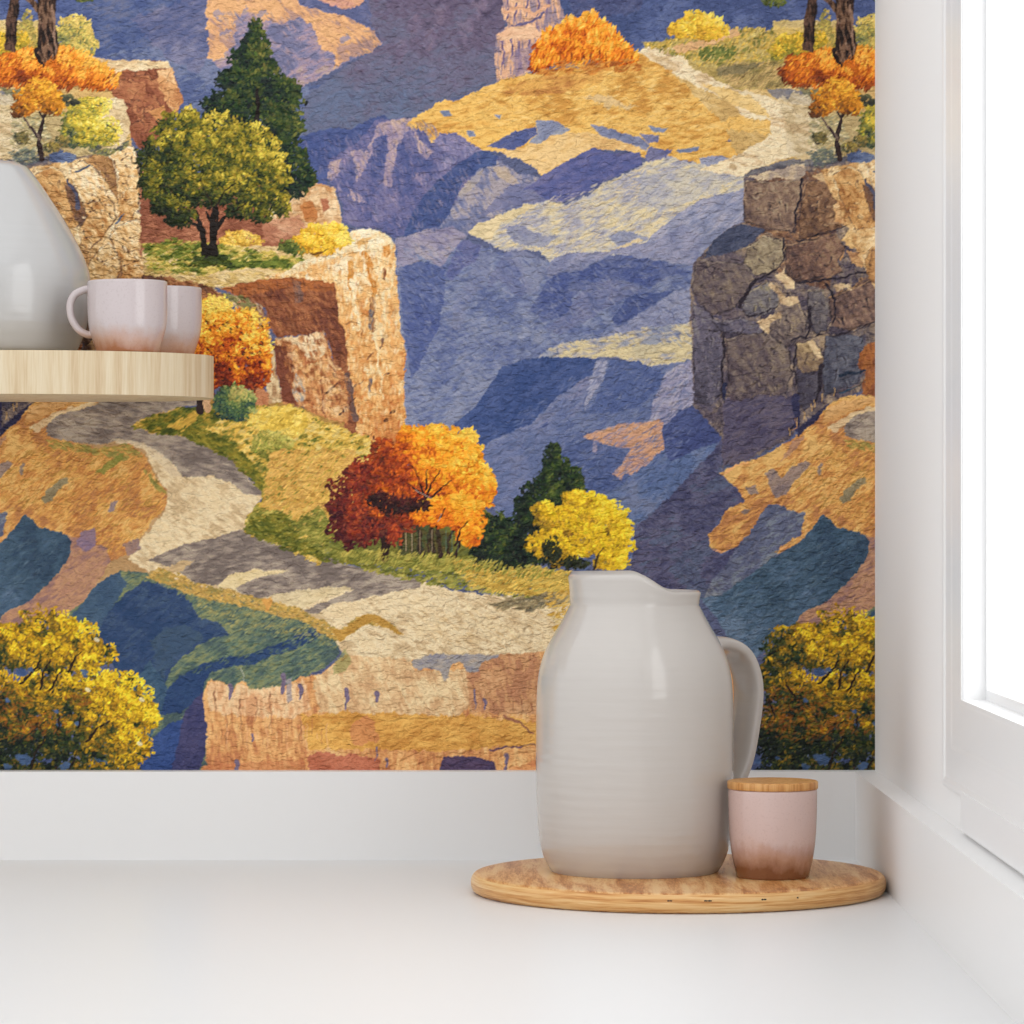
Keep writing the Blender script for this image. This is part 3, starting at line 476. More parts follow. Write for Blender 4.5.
# brown block behind, cream edge
rock([(896,64),(918,62),(962,62),(970,70),(978,90),(982,104),(972,116),(962,130),(950,150),(936,150),(926,130),(916,100),(905,90)], '7c422c 96563a ac6a46 bc7c52', '4e2c24', 13, 1, 1.5, 0, seed=83, contrast=.24)
rock([(955,70),(970,68),(976,86),(982,102),(973,114),(964,104),(958,90)], 'b87848 d89c64 ecc08c', '7c4c34', 5, 1, 1.2, 0, seed=84)
fill([(888,56),(910,60),(965,61),(970,68),(940,70),(914,73),(895,68)], 'd8b484 ecd0a0 f4dcb4', 0, 1.3); fill([(946,110),(962,106),(966,116),(955,122)], 'c88850 dca068', 0, 1.3)
rock([(890,102),(912,98),(922,100),(927,118),(928,134),(924,142),(910,150),(895,140)], 'd0b080 e4c898 f0dcb0', 'a88458', 5, 1, 1, 0, seed=85)
tufts([(888,140),(900,150),(920,146),(928,140),(926,146),(905,156),(888,152)], '4c5058 6c6c50 98904c', 120, (2.4,1.2), -20, 86)
fill([(846,154),(856,150),(874,154),(876,160),(862,164),(848,162)], '4c5c88 6476a4 7c8cac', 0, 1.3)
fill([(780,100),(796,92),(812,98),(820,112),(826,135),(822,160),(790,158)], 'c0a87c d4bc90 e4d0ac', 20, 3, alpha=.8)
tufts([(812,108),(840,118),(850,140),(840,160),(815,162),(808,140)], 'a89868 c4b080 8c8868 dccca0', 300, (3,1.2), 0, 87)
tufts([(806,152),(830,148),(838,162),(815,166)], '5c6460 747864', 90, (2.5,1.2), 0, 88)
# ---- bushes by the tall trunks
foliage([(868,36,14,20),(880,32,12,16),(888,44,8,12),(870,52,16,10)], '5c6440 8c8848 b8a450 dcbc5c ecd078', 900, (2.4,1.3), seed=90)
foliage([(826,22,5,12),(822,34,14,10)], '7c7840 a89448 c8a850', 150, (2.2,1.2), seed=91)
foliage([(700,25,20,13),(714,30,14,9),(683,30,13,8)], '9c7424 c89428 e8b430 f4c83c f8d860', 800, (2.6,1.6), seed=92)
foliage([(803,46,14,12,.05),(790,46,14,10),(778,52,8,7),(818,40,10,8)], '6c6c28 a08c28 d0a42c ecc038', 450, (2.4,1.4), seed=93)
foliage([(808,70,24,16,-.1),(834,62,18,14),(860,62,22,16,.15),(880,72,28,16,.22),(820,60,14,9,.2),(900,80,16,12,.1),(798,74,16,12,-.15),(850,80,30,10,-.15)], '6c2c10 a04410 cc6414 e88420 f4a030 f8b848', 2600, (3.4,1.2), ang=-50, seed=94, spread=.2, bias=-.1)
foliage([(888,140,14,8,-.2),(882,118,20,16,.05),(900,132,18,14),(872,134,14,14,-.15),(890,106,18,9,.1)], '3c4838 6c7034 a09434 d0b038 e8cc44 f0dc70', 1300, (2.3,1.5), seed=95)
tufts([(846,92),(870,96),(878,104),(850,106)], '3c3c30 5c5c3c', 120, (3,1.5), 10, 96)
# tall trunks, leaning across the seam
fill([(836,-34),(856,-34),(854,5),(854,25),(857,46),(853,62),(846,66),(838,60),(835,46),(837,20),(836,14),(828,4),(821,-4),(812,-34),(820,-34),(826,-8),(836,4)], '1e1310 3a261c 54392a 7c5c46', 84, .8, st=.5, sl=(9,1.4))
fill([(807,-34),(819,-34),(818,0),(815,25),(814,52),(803,50),(804,25),(808,0)], '221612 3e2a20 5c4032', 86, .8, st=.5, sl=(9,1.4))
for i in range(46):
    x = 838 + (i * 31) % 15; y = -30 + (i * 47) % 88; line([(x,y),(x+1,y+5)], 1.6, .8, ['1e1210','7c5844','5c4034','94745c'][i % 4], .4, seed=i, alpha=.8)
for i in range(24):
    x = 807 + (i * 31) % 8; y = -30 + (i * 47) % 76; line([(x,y),(x+.5,y+5)], 1.4, .8, ['1e1210','6c4c3c','54382c'][i % 3], .4, seed=i, alpha=.8)
line([(851,5),(853,30),(854,55)], 2.5, 2, '8c6c58', .6); 
line([(835,50),(838,62),(842,68)], 4, 2, '1e1210', .8); line([(848,52),(850,60)], 3, 1, '1e1210', .8)
foliage([(822,64,10,7,.15),(858,66,12,10,.1),(838,74,14,7,-.1)], '8c3810 cc6414 f09428 f8b848', 260, (3.4,1.1), ang=-55, seed=97)
foliage([(775,2,12,5),(786,-6,10,6),(880,-8,12,9),(885,-2,8,4)], '343c1c 5c642c 84842c', 300, (2.2,1.3), seed=98)
# small orange tree
line([(840,160),(838,145),(838,132),(842,120),(846,110)], 5, 2.2, '30201e', .4); line([(838,140),(830,128),(822,118)], 3.2, 1.8, '6c584c', .4); line([(835,138),(830,128)], 2, 1.4, '38282a', .3)
line([(842,122),(838,112)], 2.2, 2, '302022', .4)
foliage([(830,100,16,12),(846,98,14,12,.05),(838,88,12,10,.1),(818,110,8,8,-.25),(852,106,11,9),(826,106,8,8,-.1)], '5c3418 985818 cc7c1c e89c28 f4b83c', 900, (2.6,1.5), seed=99)
foliage([(850,148,8,5),(820,138,7,6,-.2),(862,142,6,6)], '4c4c38 7c6c38 a88c40', 160, (2.2,1.2), seed=100)
# ---- middle left: brown slope, rear ledges
fill([(140,168),(300,180),(300,250),(140,256)], '8c5038 a8684a bc7c5a', -30, 2)
rock([(262,200),(285,188),(300,184),(318,183),(336,188),(340,205),(344,232),(320,240),(290,235),(270,225)], 'c8905c dcae7c ecc898 f4dab0', 'b07c4c', 9, 1, 1.2, 0, seed=110, calpha=.4)
fill([(300,206),(310,200),(318,212),(316,224),(306,222)], 'b86c34 c88040', 70, 1.4, alpha=.85); fill([(320,200),(328,198),(330,208),(324,214)], 'a85c3c b46848', 0, 1.2, alpha=.85)
fill([(262,222),(300,214),(306,228),(290,240),(262,242)], 'bc7c5c d09874', 0, 2, alpha=.8)
foliage([(236,240,12,10),(250,242,12,8),(228,244,8,6)], 'a07830 d09c34 ecbc48 f4d068', 350, (2.4,1.4), seed=111)
# plateau top
fill([(143,250),(200,246),(300,246),(345,248),(346,262),(300,275),(262,280),(240,290),(222,288),(200,286),(144,280)], 'd4b070 e4c48c ecd09c', -4, 1.5)
tufts([(143,246),(175,240),(230,246),(290,256),(320,262),(290,270),(240,268),(200,276),(150,272)], '4c5c1c 6c7824 98983c c8ac48 dcc064', 1700, (3.4,1.1), -14, 113, clump=.35)
tufts([(145,270),(200,274),(290,270),(320,268),(290,280),(222,290),(145,282)], 'b89448 dcb870 f0d494', 500, (4,.9), 4, 114, alpha=.7)
tufts([(200,262),(210,256),(240,262),(290,262),(285,268),(240,268)], '38481c 54641c 7c8430', 260, (3.4,1.1), -20, 115)
# tall bright cliff
main = [(262,278),(300,268),(350,236),(352,231),(372,229),(385,234),(394,242),(396,262),(398,300),(402,330),(406,352),(404,390),(407,420),(408,440),(390,452),(365,440),(350,432),(345,400),(336,330),(334,290),(300,284)]
rock(main, 'c8763c dc9450 eeb670 f6d49c fae4bc', 'b06c34', 40, .7, 2.6, 5, seed=120, grad=(370,440,372,250,.45), contrast=.2, calpha=.45, st=.25)
fill([(345,236),(352,231),(372,229),(386,235),(394,243),(392,250),(375,252),(350,252),(320,262),(300,272),(280,276),(300,262),(330,254)], 'f0d8a8 f8e8c4', -4, 1.4)
fill([(358,240),(372,238),(368,244),(356,245)], 'e0a050', 0, 1.3, alpha=.8); fill([(383,246),(390,245),(389,258),(384,256)], 'dc9040', 90, 1.2)
for P,w0,w1,c in [([(366,254),(370,268),(374,285),(374,305)],6,3,'d48838'),([(350,264),(352,280),(350,290)],6,3,'dc9440'),([(384,270),(386,280)],3,2,'8c5434'),([(372,300),(374,320),(372,332)],5,3,'94603c'),([(370,312),(372,330)],4,3,'6c6468'),([(362,330),(366,345)],2,1,'a86434'),([(384,340),(378,352)],3,1.4,'7c5844'),([(390,374),(384,376)],2,1.4,'6c4834'),([(395,412),(390,415)],3,1,'4c2c20'),([(387,420),(385,423)],3,1,'4c2c20'),([(355,388),(364,380)],2.4,1.4,'84583c'),([(371,380),(371,392)],4,2,'74686a'),([(346,325),(362,322)],2,1,'9c6438'),([(368,360),(373,352)],2,1.2,'8c5838'),([(376,335),(380,370),(384,400)],3,2,'f8dca8'),([(352,280),(356,310),(360,330)],4,3,'fae4b8'),([(366,335),(360,360)],3,2,'e09c54'),([(390,300),(394,350),(396,400)],3,3,'eeae68')]:
    line(P, w0, w1, c, .8, seed=int(P[0][1]), alpha=.8)
tufts(main, 'b06c30 d8924c f0bc74 fae0b0 fdeccc', 1500, (4.5,1.2), 84, 265, clump=.3, alpha=.28, grad=(370,440,372,250,.3))
fill([(222,290),(240,284),(262,280),(290,277),(335,284),(338,306),(338,322),(345,330),(346,345),(352,390),(358,436),(345,430),(338,380),(330,345),(325,333),(276,337),(270,325),(266,308),(250,300)], '6c3a2c 84492f 985a38 a86a44', 60, 1.4, grad=(300,335,290,280,.3))
fill([(222,290),(262,280),(290,277),(335,284),(334,292),(300,292),(290,286),(262,294),(240,298)], 'a0582c b86c38', 0, 1.5)
fill([(292,280),(302,282),(303,302),(296,304)], '6c5450 7c625c', 85, 1.6, alpha=.8)
rock([(275,338),(300,336),(324,333),(330,350),(334,364),(346,372),(348,382),(350,400),(348,425),(318,415),(300,405),(283,403)], 'b4683c cc8850 e0a868 ecc490', '7a4428', 16, 1, 1.4, 0, seed=121, grad=(300,410,310,335,.3), calpha=.6)
fill([(275,338),(300,336),(324,333),(328,344),(325,355),(312,362),(295,345)], 'e8c898 f4dcb4', -5, 1.5, alpha=.9)
fill([(273,345),(292,347),(294,375),(297,406),(283,400)], '6c3828 80442e', 85, 1.2)
fill([(292,392),(296,372),(306,390),(303,404),(297,402)], 'a09890 b8a898', 60, 1); line([(325,394),(336,386),(346,380)], 2.2, 1.4, '4c2c24', .5)
line([(348,375),(351,398),(355,420)], 5, 6, '6c5048', .8); line([(340,415),(350,405),(356,398)], 2.6, 1.4, '3c2420', .5); line([(322,380),(323,400),(325,414)], 2.4, 2, '7c442c', .7)
fill([(226,294),(246,299),(262,306),(268,325),(274,350),(283,402),(270,404),(262,370),(256,335),(250,316),(232,304)], 'c8a474 e4c898 b88c60', 85, 1.4)
line([(250,300),(258,312),(262,330)], 2, 1.4, '8c7058', .5)
fill([(250,375),(270,395),(268,408),(250,404)], 'b06c44 c88458', 80, 1.6)
tufts([(226,292),(290,280),(334,288),(338,322),(350,390),(354,430),(340,400),(325,335),(276,337)], '5c3022 7c442c a0603a b87448', 500, (4,1.2), 60, 266, alpha=.5)
tufts([(276,340),(324,334),(334,362),(348,380),(350,420),(318,414),(296,404)], '8c4c28 bc7440 dca068 f0c894', 420, (3.6,1.5), 70, 267, clump=.45, alpha=.5)
tufts([(222,292),(246,298),(256,304),(248,310),(225,300)], '6c6c3c 8c8450', 80, (3,1), 20, 122)
# grassy bank
bank = [(132,426),(150,417),(170,411),(198,408),(215,404),(250,408),(268,406),(300,408),(322,421),(358,434),(378,444),(400,460),(400,520),(330,540),(320,565),(280,545),(245,532),(246,520),(262,500),(258,485),(262,478),(245,460),(225,455),(205,442),(190,438),(176,434),(150,432)]
fill(bank, '8c8038 bc983c dcb04c e8c060', -15, 1.8)
tufts(bank, '5c6420 8c8430 c8a040 e4b84c f0cc68 dcc070', 4200, (3.2,1.4), -25, 130, grad=(200,440,300,420,.15), clump=.35)
tufts([(132,426),(170,411),(215,404),(235,412),(215,424),(190,432),(160,434)], '3c4818 5c641c 7c7828 b89434', 800, (3.4,1.3), -18, 131)
tufts([(176,428),(215,432),(245,455),(262,478),(262,490),(250,478),(225,456),(190,440)], '4c5418 6c6c20 98882c', 600, (3,1.3), 20, 132)
tufts([(170,424),(200,410),(196,420),(180,432)], 'c89c3c dcb048', 90, (4,1.2), -30, 133)
foliage([(272,438,14,12,.1),(262,446,10,8,-.1),(284,444,10,8)], '6c7028 98943c c0b050 d8c868', 260, (2.4,1.5), seed=134)
tufts([(256,410),(290,406),(310,420),(300,436),(262,430),(248,420)], 'd0a83c ecc44c f4d468', 420, (3,1.6), -30, 135)
tufts([(270,450),(350,450),(372,470),(330,520),(280,530),(262,510)], 'c89440 dca850 e8b860 d09c4c', 1500, (4,1.1), -35, 136, alpha=.75)
tufts([(255,506),(280,512),(300,520),(320,505),(332,530),(352,550),(420,556),(470,556),(570,572),(574,600),(520,598),(482,592),(440,586),(400,578),(350,564),(300,550),(262,540),(246,530)], '5c6024 78782c 94903c b4a44c c8b458', 3000, (3.2,1.3), -20, 137, grad=(300,540,560,585,.45), clump=.35)
tufts([(452,560),(500,566),(572,572),(574,598),(520,596),(470,588)], 'b89038 dcb048 ecc45c c8a84c', 900, (4,1.1), -25, 138, alpha=.8)
tufts([(250,518),(285,514),(300,540),(330,556),(380,570),(330,562),(280,548),(248,532)], '4c5418 68681c 8c8028', 420, (3,1.2), 10, 139, alpha=.8)
tufts([(490,604),(520,598),(572,590),(572,604),(530,610),(500,608)], '6c6450 8c7c58 a8946c', 300, (5,1), -5, 140)
tufts([(545,596),(580,580),(640,590),(640,620),(560,640)], 'c8983c dcb050 ecd090', 500, (4,1.2), -20, 141)
fill([(141,274),(200,282),(226,296),(206,350),(200,398),(90,400),(120,330),(140,295)], '5c3a2c 84502f a86c44 c08c58', 60, 2.5)
rock([(86,285),(142,280),(140,330),(110,398),(84,396),(82,330)], '4a342c 6c4c38 94704c b48c60', '2c201c', 14, 1, 1, 0, seed=140)
# teal shrub, red-orange shrub behind the shelf corner
line([(200,380),(200,395),(202,412)], 8, 6, '2c1c1c', .8); line([(208,400),(208,411)], 7, 5, 'd0a478', .8)
foliage([(238,352,28,34),(222,328,24,26,.15),(214,312,16,14,.25),(238,380,24,14,-.35),(248,330,18,18,.05),(258,348,14,16,.1),(212,350,18,30,-.1),(262,366,10,20,-.1),(205,380,12,18,-.3)], '5c1c10 8c2c10 c04c10 e07818 f49c24 f8bc3c fad45c', 3600, (2.8,1.6), light=(.1,-.85), seed=143, spread=.17)
for i in range(60):
    x = 206 + (i * 37.3 + i * i * 1.7) % 58; y = 322 + (i * 53.1 + i * i * .9) % 62; line([(x,y),(x+2,y+2)], 1.8, 1, ['3c1410','681c10','2c1814'][i % 3], .4, seed=i, alpha=.75)
foliage([(235,405,19,17),(228,400,12,12),(246,402,10,12,.1)], '18282c 24403c 3c5844 58703c 8c9850 b8b468', 900, (2.2,1.4), seed=144, light=(.4,-.5))
foliage([(238,395,9,6,.2)], '8c8c44 c0b060', 50, (2.2,1.4), seed=145)
# yellow bush on ledge
foliage([(320,240,22,14),(335,236,14,12,.05),(305,244,14,9,-.1)], 'a87018 d09420 ecb42c f8cc40 fadc64', 1100, (2.6,1.5), seed=146)
foliage([(288,246,9,7),(296,250,8,5,-.1)], '3c4c1c 6c7430 a09c44', 150, (2.2,1.2), seed=147)
line([(312,254),(322,253),(330,250)], 2, 1, '6c4818', .6)
# pine and olive tree
pn = [(256,30,7,10),(256,44,14,12),(252,58,20,14),(258,70,24,14),(262,88,34,14),(240,80,22,14),(256,104,46,14,-.05),(224,104,20,12,-.1),(265,120,38,16),(285,128,18,12,.1),(285,92,18,10),(280,142,20,10,-.1),(292,158,18,12,-.15),(300,176,14,12,-.15),(288,190,18,9,-.2),(270,150,20,20,-.15),(225,116,20,10,-.2),(308,180,8,7)]
foliage(pn, '0e1a1c 162822 20341e 34441e 545a26 706c30', 4200, (3.0,1.7), light=(.55,-.35), seed=150, spread=.2, bias=-.14)
line([(258,90),(258,130)], 3, 4, '1c1412', .5)
ol = [(180,130,26,18,.02),(216,136,36,20,.08),(250,144,28,18,.12),(165,155,24,22,-.1),(200,160,40,24),(245,168,40,22,.05),(170,185,28,22,-.15),(210,190,40,18,-.1),(262,196,26,16,0),(275,175,16,16,.1),(165,205,16,12,-.2),(180,215,16,14,-.2),(282,208,8,10,0),(150,180,10,20,-.1),(190,118,10,10,.1),(240,212,14,8,-.15),(262,216,10,8,-.1)]
line([(206,262),(206,248),(203,236),(200,222),(196,212)], 7, 3.5, '1c1410', .5); line([(214,262),(214,245),(213,228),(216,210),(210,190)], 8, 3.5, '1c1410', .5)
line([(214,232),(222,222),(230,214),(240,208)], 4, 2, '1c1410', .5); line([(203,236),(198,226),(188,220),(180,218)], 3.6, 2, '1c1410', .5); line([(212,226),(207,212)], 3, 2, '1c1410', .4); line([(216,226),(219,212)], 2.4, 2, '1c1410', .4)
foliage(ol, '141e0e 28341a 444a1a 625e18 867820 ac942a ccb03a e0c84c', 7800, (2.7,1.5), light=(.65,-.6), seed=151, spread=.16, bias=-.15, jit=12)
for P in [[(212,205),(205,190),(200,178)],[(216,206),(226,192),(236,182)],[(232,212),(248,204)],[(190,212),(178,204)]]: line(P, 1.8, .8, '20180e', .6)
tufts([(195,256),(225,256),(232,266),(190,266)], '2c3814 485418', 140, (3,1.2), -10, 152)
# ---- right: dark pine pair, yellow tree, orange tree
foliage([(497,530,16,16),(505,550,18,18),(488,548,16,16,-.1),(512,532,12,14),(518,556,16,12,-.1),(495,560,20,8,-.2)], '101c1a 18281e 26381f 42501f 5c6424', 1300, (2.6,1.5), light=(.6,-.3), seed=160, spread=.18, bias=-.08)
foliage([(554,452,8,9),(556,466,15,12),(560,476,22,12,.05),(552,490,28,12),(545,505,28,14,-.08),(568,500,20,14,.05),(532,516,16,14,-.1),(540,530,20,20,-.15),(535,550,24,14,-.2),(525,505,10,10,-.1),(560,548,20,18,-.2),(575,485,10,10,.1)], '0e1a18 16261c 24361c 3c4c20 5c6828', 2600, (2.6,1.6), light=(.6,-.4), seed=161, spread=.18, bias=-.08)
fill([(574,558),(590,555),(590,572),(574,572)], '5c6c9c', 0, 1.5); 
foliage([(585,512,26,16,.05),(560,524,22,18,-.08),(604,522,24,20,.08),(612,544,22,18,.1),(585,540,26,16,-.02),(548,545,18,14,-.08),(612,560,18,11,.1),(565,556,16,10,-.15),(590,500,12,8,.1),(545,512,12,10,0),(575,498,12,7,.05),(620,532,12,12,.12)], '6c5414 98741c c89c20 e8b81c f4cc24 fadc3c', 3000, (3.0,1.9), light=(.6,-.4), seed=162, spread=.15)
line([(594,570),(598,558),(604,548)], 2.2, 1, '3c2c18', .5); foliage([(552,552,9,12,-.4),(575,564,14,6,-.4)], '1c2418 34381c 5c5420', 160, (2.4,1.4), seed=163)
tr = '2c1614'
for P,w0,w1 in [([(386,558),(386,545),(380,530),(372,520)],8,4),([(388,545),(394,530),(402,516)],5,3),([(422,555),(420,535),(415,520)],5,3),([(440,556),(440,538),(436,524)],4,3),([(448,556),(450,538),(456,524)],2.6,2),([(456,558),(460,540),(466,530)],2.6,2),([(402,550),(404,528)],2,2),([(428,552),(430,530)],2,1.6),([(434,552),(430,520)],4,3)]: line(P, w0, w1, tr, .6, seed=int(P[0][0]))
fill([(395,524),(425,526),(450,532),(452,552),(400,556)], '3c4c34 4c3c24 2c3024', 88, 2, alpha=.6)
for x in (406,412,420,432,446,452,458): line([(x,552),(x+1,530)], 1.1, .9, ['a89070','c8a888','5c7060'][x % 3], .3, alpha=.8)
foliage([(365,500,32,34,-.05),(352,520,22,28,-.12),(375,480,26,22,.05),(358,530,22,16,-.1),(395,520,22,16,-.05),(380,520,20,20,-.1)], '38101c 541c1c 78281c a03c1c c85420', 2200, (3.0,1.7), light=(.4,-.4), seed=164, spread=.14)
foliage([(400,470,28,26,0),(420,460,34,26,.05),(395,496,28,24,-.12),(420,490,34,24,-.14),(385,452,14,14,0),(440,500,26,18,-.15),(378,500,12,16,.1)], '4c1c14 7c2c14 a84014 cc5814 e47818', 2600, (3.0,1.7), light=(.6,-.4), seed=165, spread=.16)
foliage([(440,446,34,18,.08),(462,456,20,22,.1),(430,440,24,14,.05),(452,475,36,20,.02),(478,484,18,18,.02),(472,500,20,12,-.05),(410,438,14,10,-.05),(485,490,12,14,0)], '98380c c85c10 ec8014 f89c1c fcb430 fcc848', 2800, (3.2,1.9), light=(.45,-.5), seed=166, spread=.16)
foliage([(450,510,32,14,.06),(468,520,16,20,0),(435,516,22,10,-.02),(462,508,22,11,.12),(472,536,10,10,-.05),(425,516,14,8,-.1)], 'a8400c d8640c f48814 fca420 fcbc3c', 1500, (3.2,1.8), light=(.3,-.6), seed=167, spread=.15)
for P in [[(425,500),(420,480),(412,466)],[(425,500),(434,482),(440,470)],[(430,498),(444,488),(452,480)],[(420,495),(408,482)],[(440,518),(446,508)],[(426,490),(428,470)],[(455,546),(462,530),(468,522)]]: line(P, 2, .8, '2c1410', .6)
for P in [[(416,490),(426,496),(432,500)],[(438,522),(442,514)],[(385,505),(378,495)]]: line(P, 1.4, .8, 'b8a498', .4)
foliage([(395,506,18,9,-.4),(415,505,16,7,-.4),(380,500,10,8,-.3)], '241014 44181a 642018', 260, (2.8,1.5), seed=168)
foliage([(395,536,7,10,-.05)], '6c2018 a83c1c c85020', 50, (2.6,1.5), seed=169)
tufts([(335,552),(400,552),(480,560),(560,572),(540,578),(470,572),(400,568),(350,562)], '78782c a49840 c0ac4c', 350, (4,1), -50, 170)
# orange bush on the plateau
foliage([(560,46,22,18,-.05),(585,40,26,22,.02),(605,46,22,18,.05),(618,54,16,12,0),(545,58,14,10,-.15),(590,26,12,12,.12),(572,28,10,10,.1),(603,30,8,10,.1),(538,66,9,6,-.2),(630,58,8,7,-.1)], '7c2c10 b4480c dc6c10 f49020 fcac34 fcc458', 2600, (3.8,1.5), ang=-65, light=(.25,-.65), seed=171, spread=.17)
for x in (560,572,584,592,600,606): line([(x,52+(x%5)),(x+1,66)], 1.6, .9, '8c3c10', .5, seed=x)
tufts([(535,72),(560,62),(600,62),(640,60),(640,70),(590,74),(545,76)], 'a85c20 cc7c30 dca048', 200, (4,1), -20, 172)
# ---- big yellow tree (crosses the seam, 735..960)
yt = [(846,632,32,22,.06),(818,640,26,18,0),(788,642,22,15,-.05),(872,640,26,20,.08),(884,655,20,16,.04),(905,655,12,10,.1),(795,655,28,16,-.1),(828,655,36,16,-.02),(860,662,30,14,0),
      (780,674,22,16,-.14),(790,686,26,16,-.14),(850,690,34,18,.04),(830,694,26,16,-.06),(890,690,30,20,.1),(918,690,26,18,.16),(930,712,26,20,.16),(945,715,12,16,.2),(905,715,30,22,.05),(870,712,30,20,-.14),(815,712,34,18,-.26),
      (788,712,26,20,-.34),(778,740,24,22,-.46),(800,745,34,22,-.42),(835,738,36,22,-.34),(872,745,34,22,-.3),(908,742,26,22,-.1),(928,748,22,20,.06),(785,772,26,14,-.5),(815,775,40,14,-.46),(860,778,40,14,-.4),(905,775,30,12,-.15),(920,768,14,12,.02)]
foliage(yt, '101c18 20301c 3c441c 68581c 987018 c09018 e0b01c f0c820 fadc34', 11500, (2.8,1.6), light=(.45,-.42), seed=180, spread=.15, bias=-.02, jit=12)
foliage([(790,700,40,14,-.05),(810,726,30,16,-.1),(775,720,20,12,-.1),(850,725,24,12,0),(880,700,14,8,0)], '6c3c14 94541a b8741c', 420, (2.8,1.5), seed=181, spread=.2, base=False, alpha=.6)
for x,y,s in [(820,673,6),(830,670,4),(883,672,4),(884,676,3),(855,712,3),(857,725,3),(876,724,3),(824,760,8),(818,758,5),(866,765,5),(758,762,4),(736,760,5),(806,767,5),(862,768,5),(778,758,3),(806,700,3)]:
    fill([(x-s,y-s*.4),(x,y-s*.8),(x+s,y),(x+s*.4,y+s*.7),(x-s*.6,y+s*.5)], '3c5c98 5074b0', 0, 1, alpha=.9)
for P in [[(838,690),(842,675),(848,660)],[(866,672),(872,662),(880,652)],[(848,690),(860,672)],[(884,742),(898,728),(908,720)],[(876,728),(880,715)],[(856,730),(858,715)],[(818,684),(828,676),(840,668)],[(796,700),(790,690),(786,680)],[(828,770),(836,750),(845,735)],[(872,790),(868,770),(876,750)],[(832,670),(840,660)],[(770,700),(775,720)]]: line(P, 2.6, 1.2, '241812', .7)
for x,y in [(895,640),(886,690),(940,700),(938,744)]: dab(x, y, 3, 1.8, 30, (235,225,190), .8)
veil([(735,740),(878,740),(878,800),(735,800)], '10180c', .10)

# settle the printed colours: the blues of the print are greyer, everything a touch muted
lum = (CV @ np.array([.3, .59, .11], np.float32))[..., None]
bt = np.clip((CV[..., 2:3] - CV[..., 0:1]) / 45, 0, 1)
CV[:] = np.clip((lum + (CV - lum) * (.97 - .17 * bt)) * (.98 - .075 * bt), 0, 255)
_nc.clear(); _st.clear()
# ---------------------------------------------------------------- the place
import bpy, bmesh
from mathutils import Vector
C = bpy.context.scene.collection
U = 0.00085            # metres per pixel on the back wall
F = 3600.0             # focal length in pixels
DIST = F * U           # camera to back wall
CZ = 1.20              # eye height
def W(px, py, zf=1.0):
    """pixel at depth fraction zf of the wall distance -> point of the room"""
    return Vector(((px - 512) * U * zf, DIST * (1 - zf), CZ - (py - 512) * U * zf))
def WU(ux, uy, zf): return Vector((ux * U, DIST * (1 - zf), CZ - uy * U))
# back wall at Y = 0, room towards -Y
def flip(v): return Vector((v.x, -v.y, v.z))
def lin(c):
    c = c / 255.0
    return c / 12.92 if c <= .04045 else ((c + .055) / 1.055) ** 2.4
def rgb(h): return tuple(lin(int(h[i:i + 2], 16)) for i in (0, 2, 4)) + (1,)
def mat(name, col='c8c8c8', rough=.5, spec=.5, **kw):
    m = bpy.data.materials.new(name); m.use_nodes = True
    b = m.node_tree.nodes['Principled BSDF']
    b.inputs['Base Color'].default_value = rgb(col); b.inputs['Roughness'].default_value = rough
    b.inputs['Specular IOR Level'].default_value = spec
    for k, v in kw.items(): b.inputs[k].default_value = v
    return m
def N(m, t, **kw):
    n = m.node_tree.nodes.new(t)
    for k, v in kw.items():
        if hasattr(n, k) and k not in ('Scale',): setattr(n, k, v)
        else: n.inputs[k].default_value = v
    return n
def L(m, a, b): m.node_tree.links.new(a, b)
def BS(m): return m.node_tree.nodes['Principled BSDF']
def ramp(m, stops):
    r = N(m, 'ShaderNodeValToRGB'); e = r.color_ramp.elements
    while len(e) < len(stops): e.new(.5)
    for k, (p, c) in enumerate(stops): e[k].position = p; e[k].color = rgb(c)
    return r
def coords(m, scale=(1, 1, 1), rot=(0, 0, 0)):
    t = N(m, 'ShaderNodeTexCoord'); mp = N(m, 'ShaderNodeMapping')
    mp.inputs['Scale'].default_value = scale; mp.inputs['Rotation'].default_value = rot
    L(m, t.outputs['Object'], mp.inputs['Vector']); return mp.outputs['Vector']
def bump(m, src, strength, dist):
    b = N(m, 'ShaderNodeBump', Strength=strength, Distance=dist); L(m, src, b.inputs['Height']); L(m, b.outputs['Normal'], BS(m).inputs['Normal']); return b
def plaster(name, col, rough=.6, spec=.3, sc=500, st=.08):
    m = mat(name, col, rough, spec)
    n = N(m, 'ShaderNodeTexNoise', Scale=sc, Detail=3.0); L(m, coords(m), n.inputs['Vector']); bump(m, n.outputs['Fac'], st, .0006)
    return m
def link(name, me, m, parent=None, loc=None, smooth=False):
    o = bpy.data.objects.new(name, me); C.objects.link(o)
    if m: me.materials.append(m)
    if smooth:
        me.polygons.foreach_set('use_smooth', [True] * len(me.polygons))
    if loc is not None: o.location = loc
    if parent: o.parent = parent
    return o
def frombm(name, bm, m, parent=None, loc=None, smooth=False, bev=0, seg=2):
    if bev: bmesh.ops.bevel(bm, geom=[e for e in bm.edges if e.is_manifold and e.calc_face_angle(0) > .4], offset=bev, segments=seg, profile=.5, affect='EDGES')
    bmesh.ops.recalc_face_normals(bm, faces=bm.faces)
    me = bpy.data.meshes.new(name); bm.to_mesh(me); bm.free()
    return link(name, me, m, parent, loc, smooth)
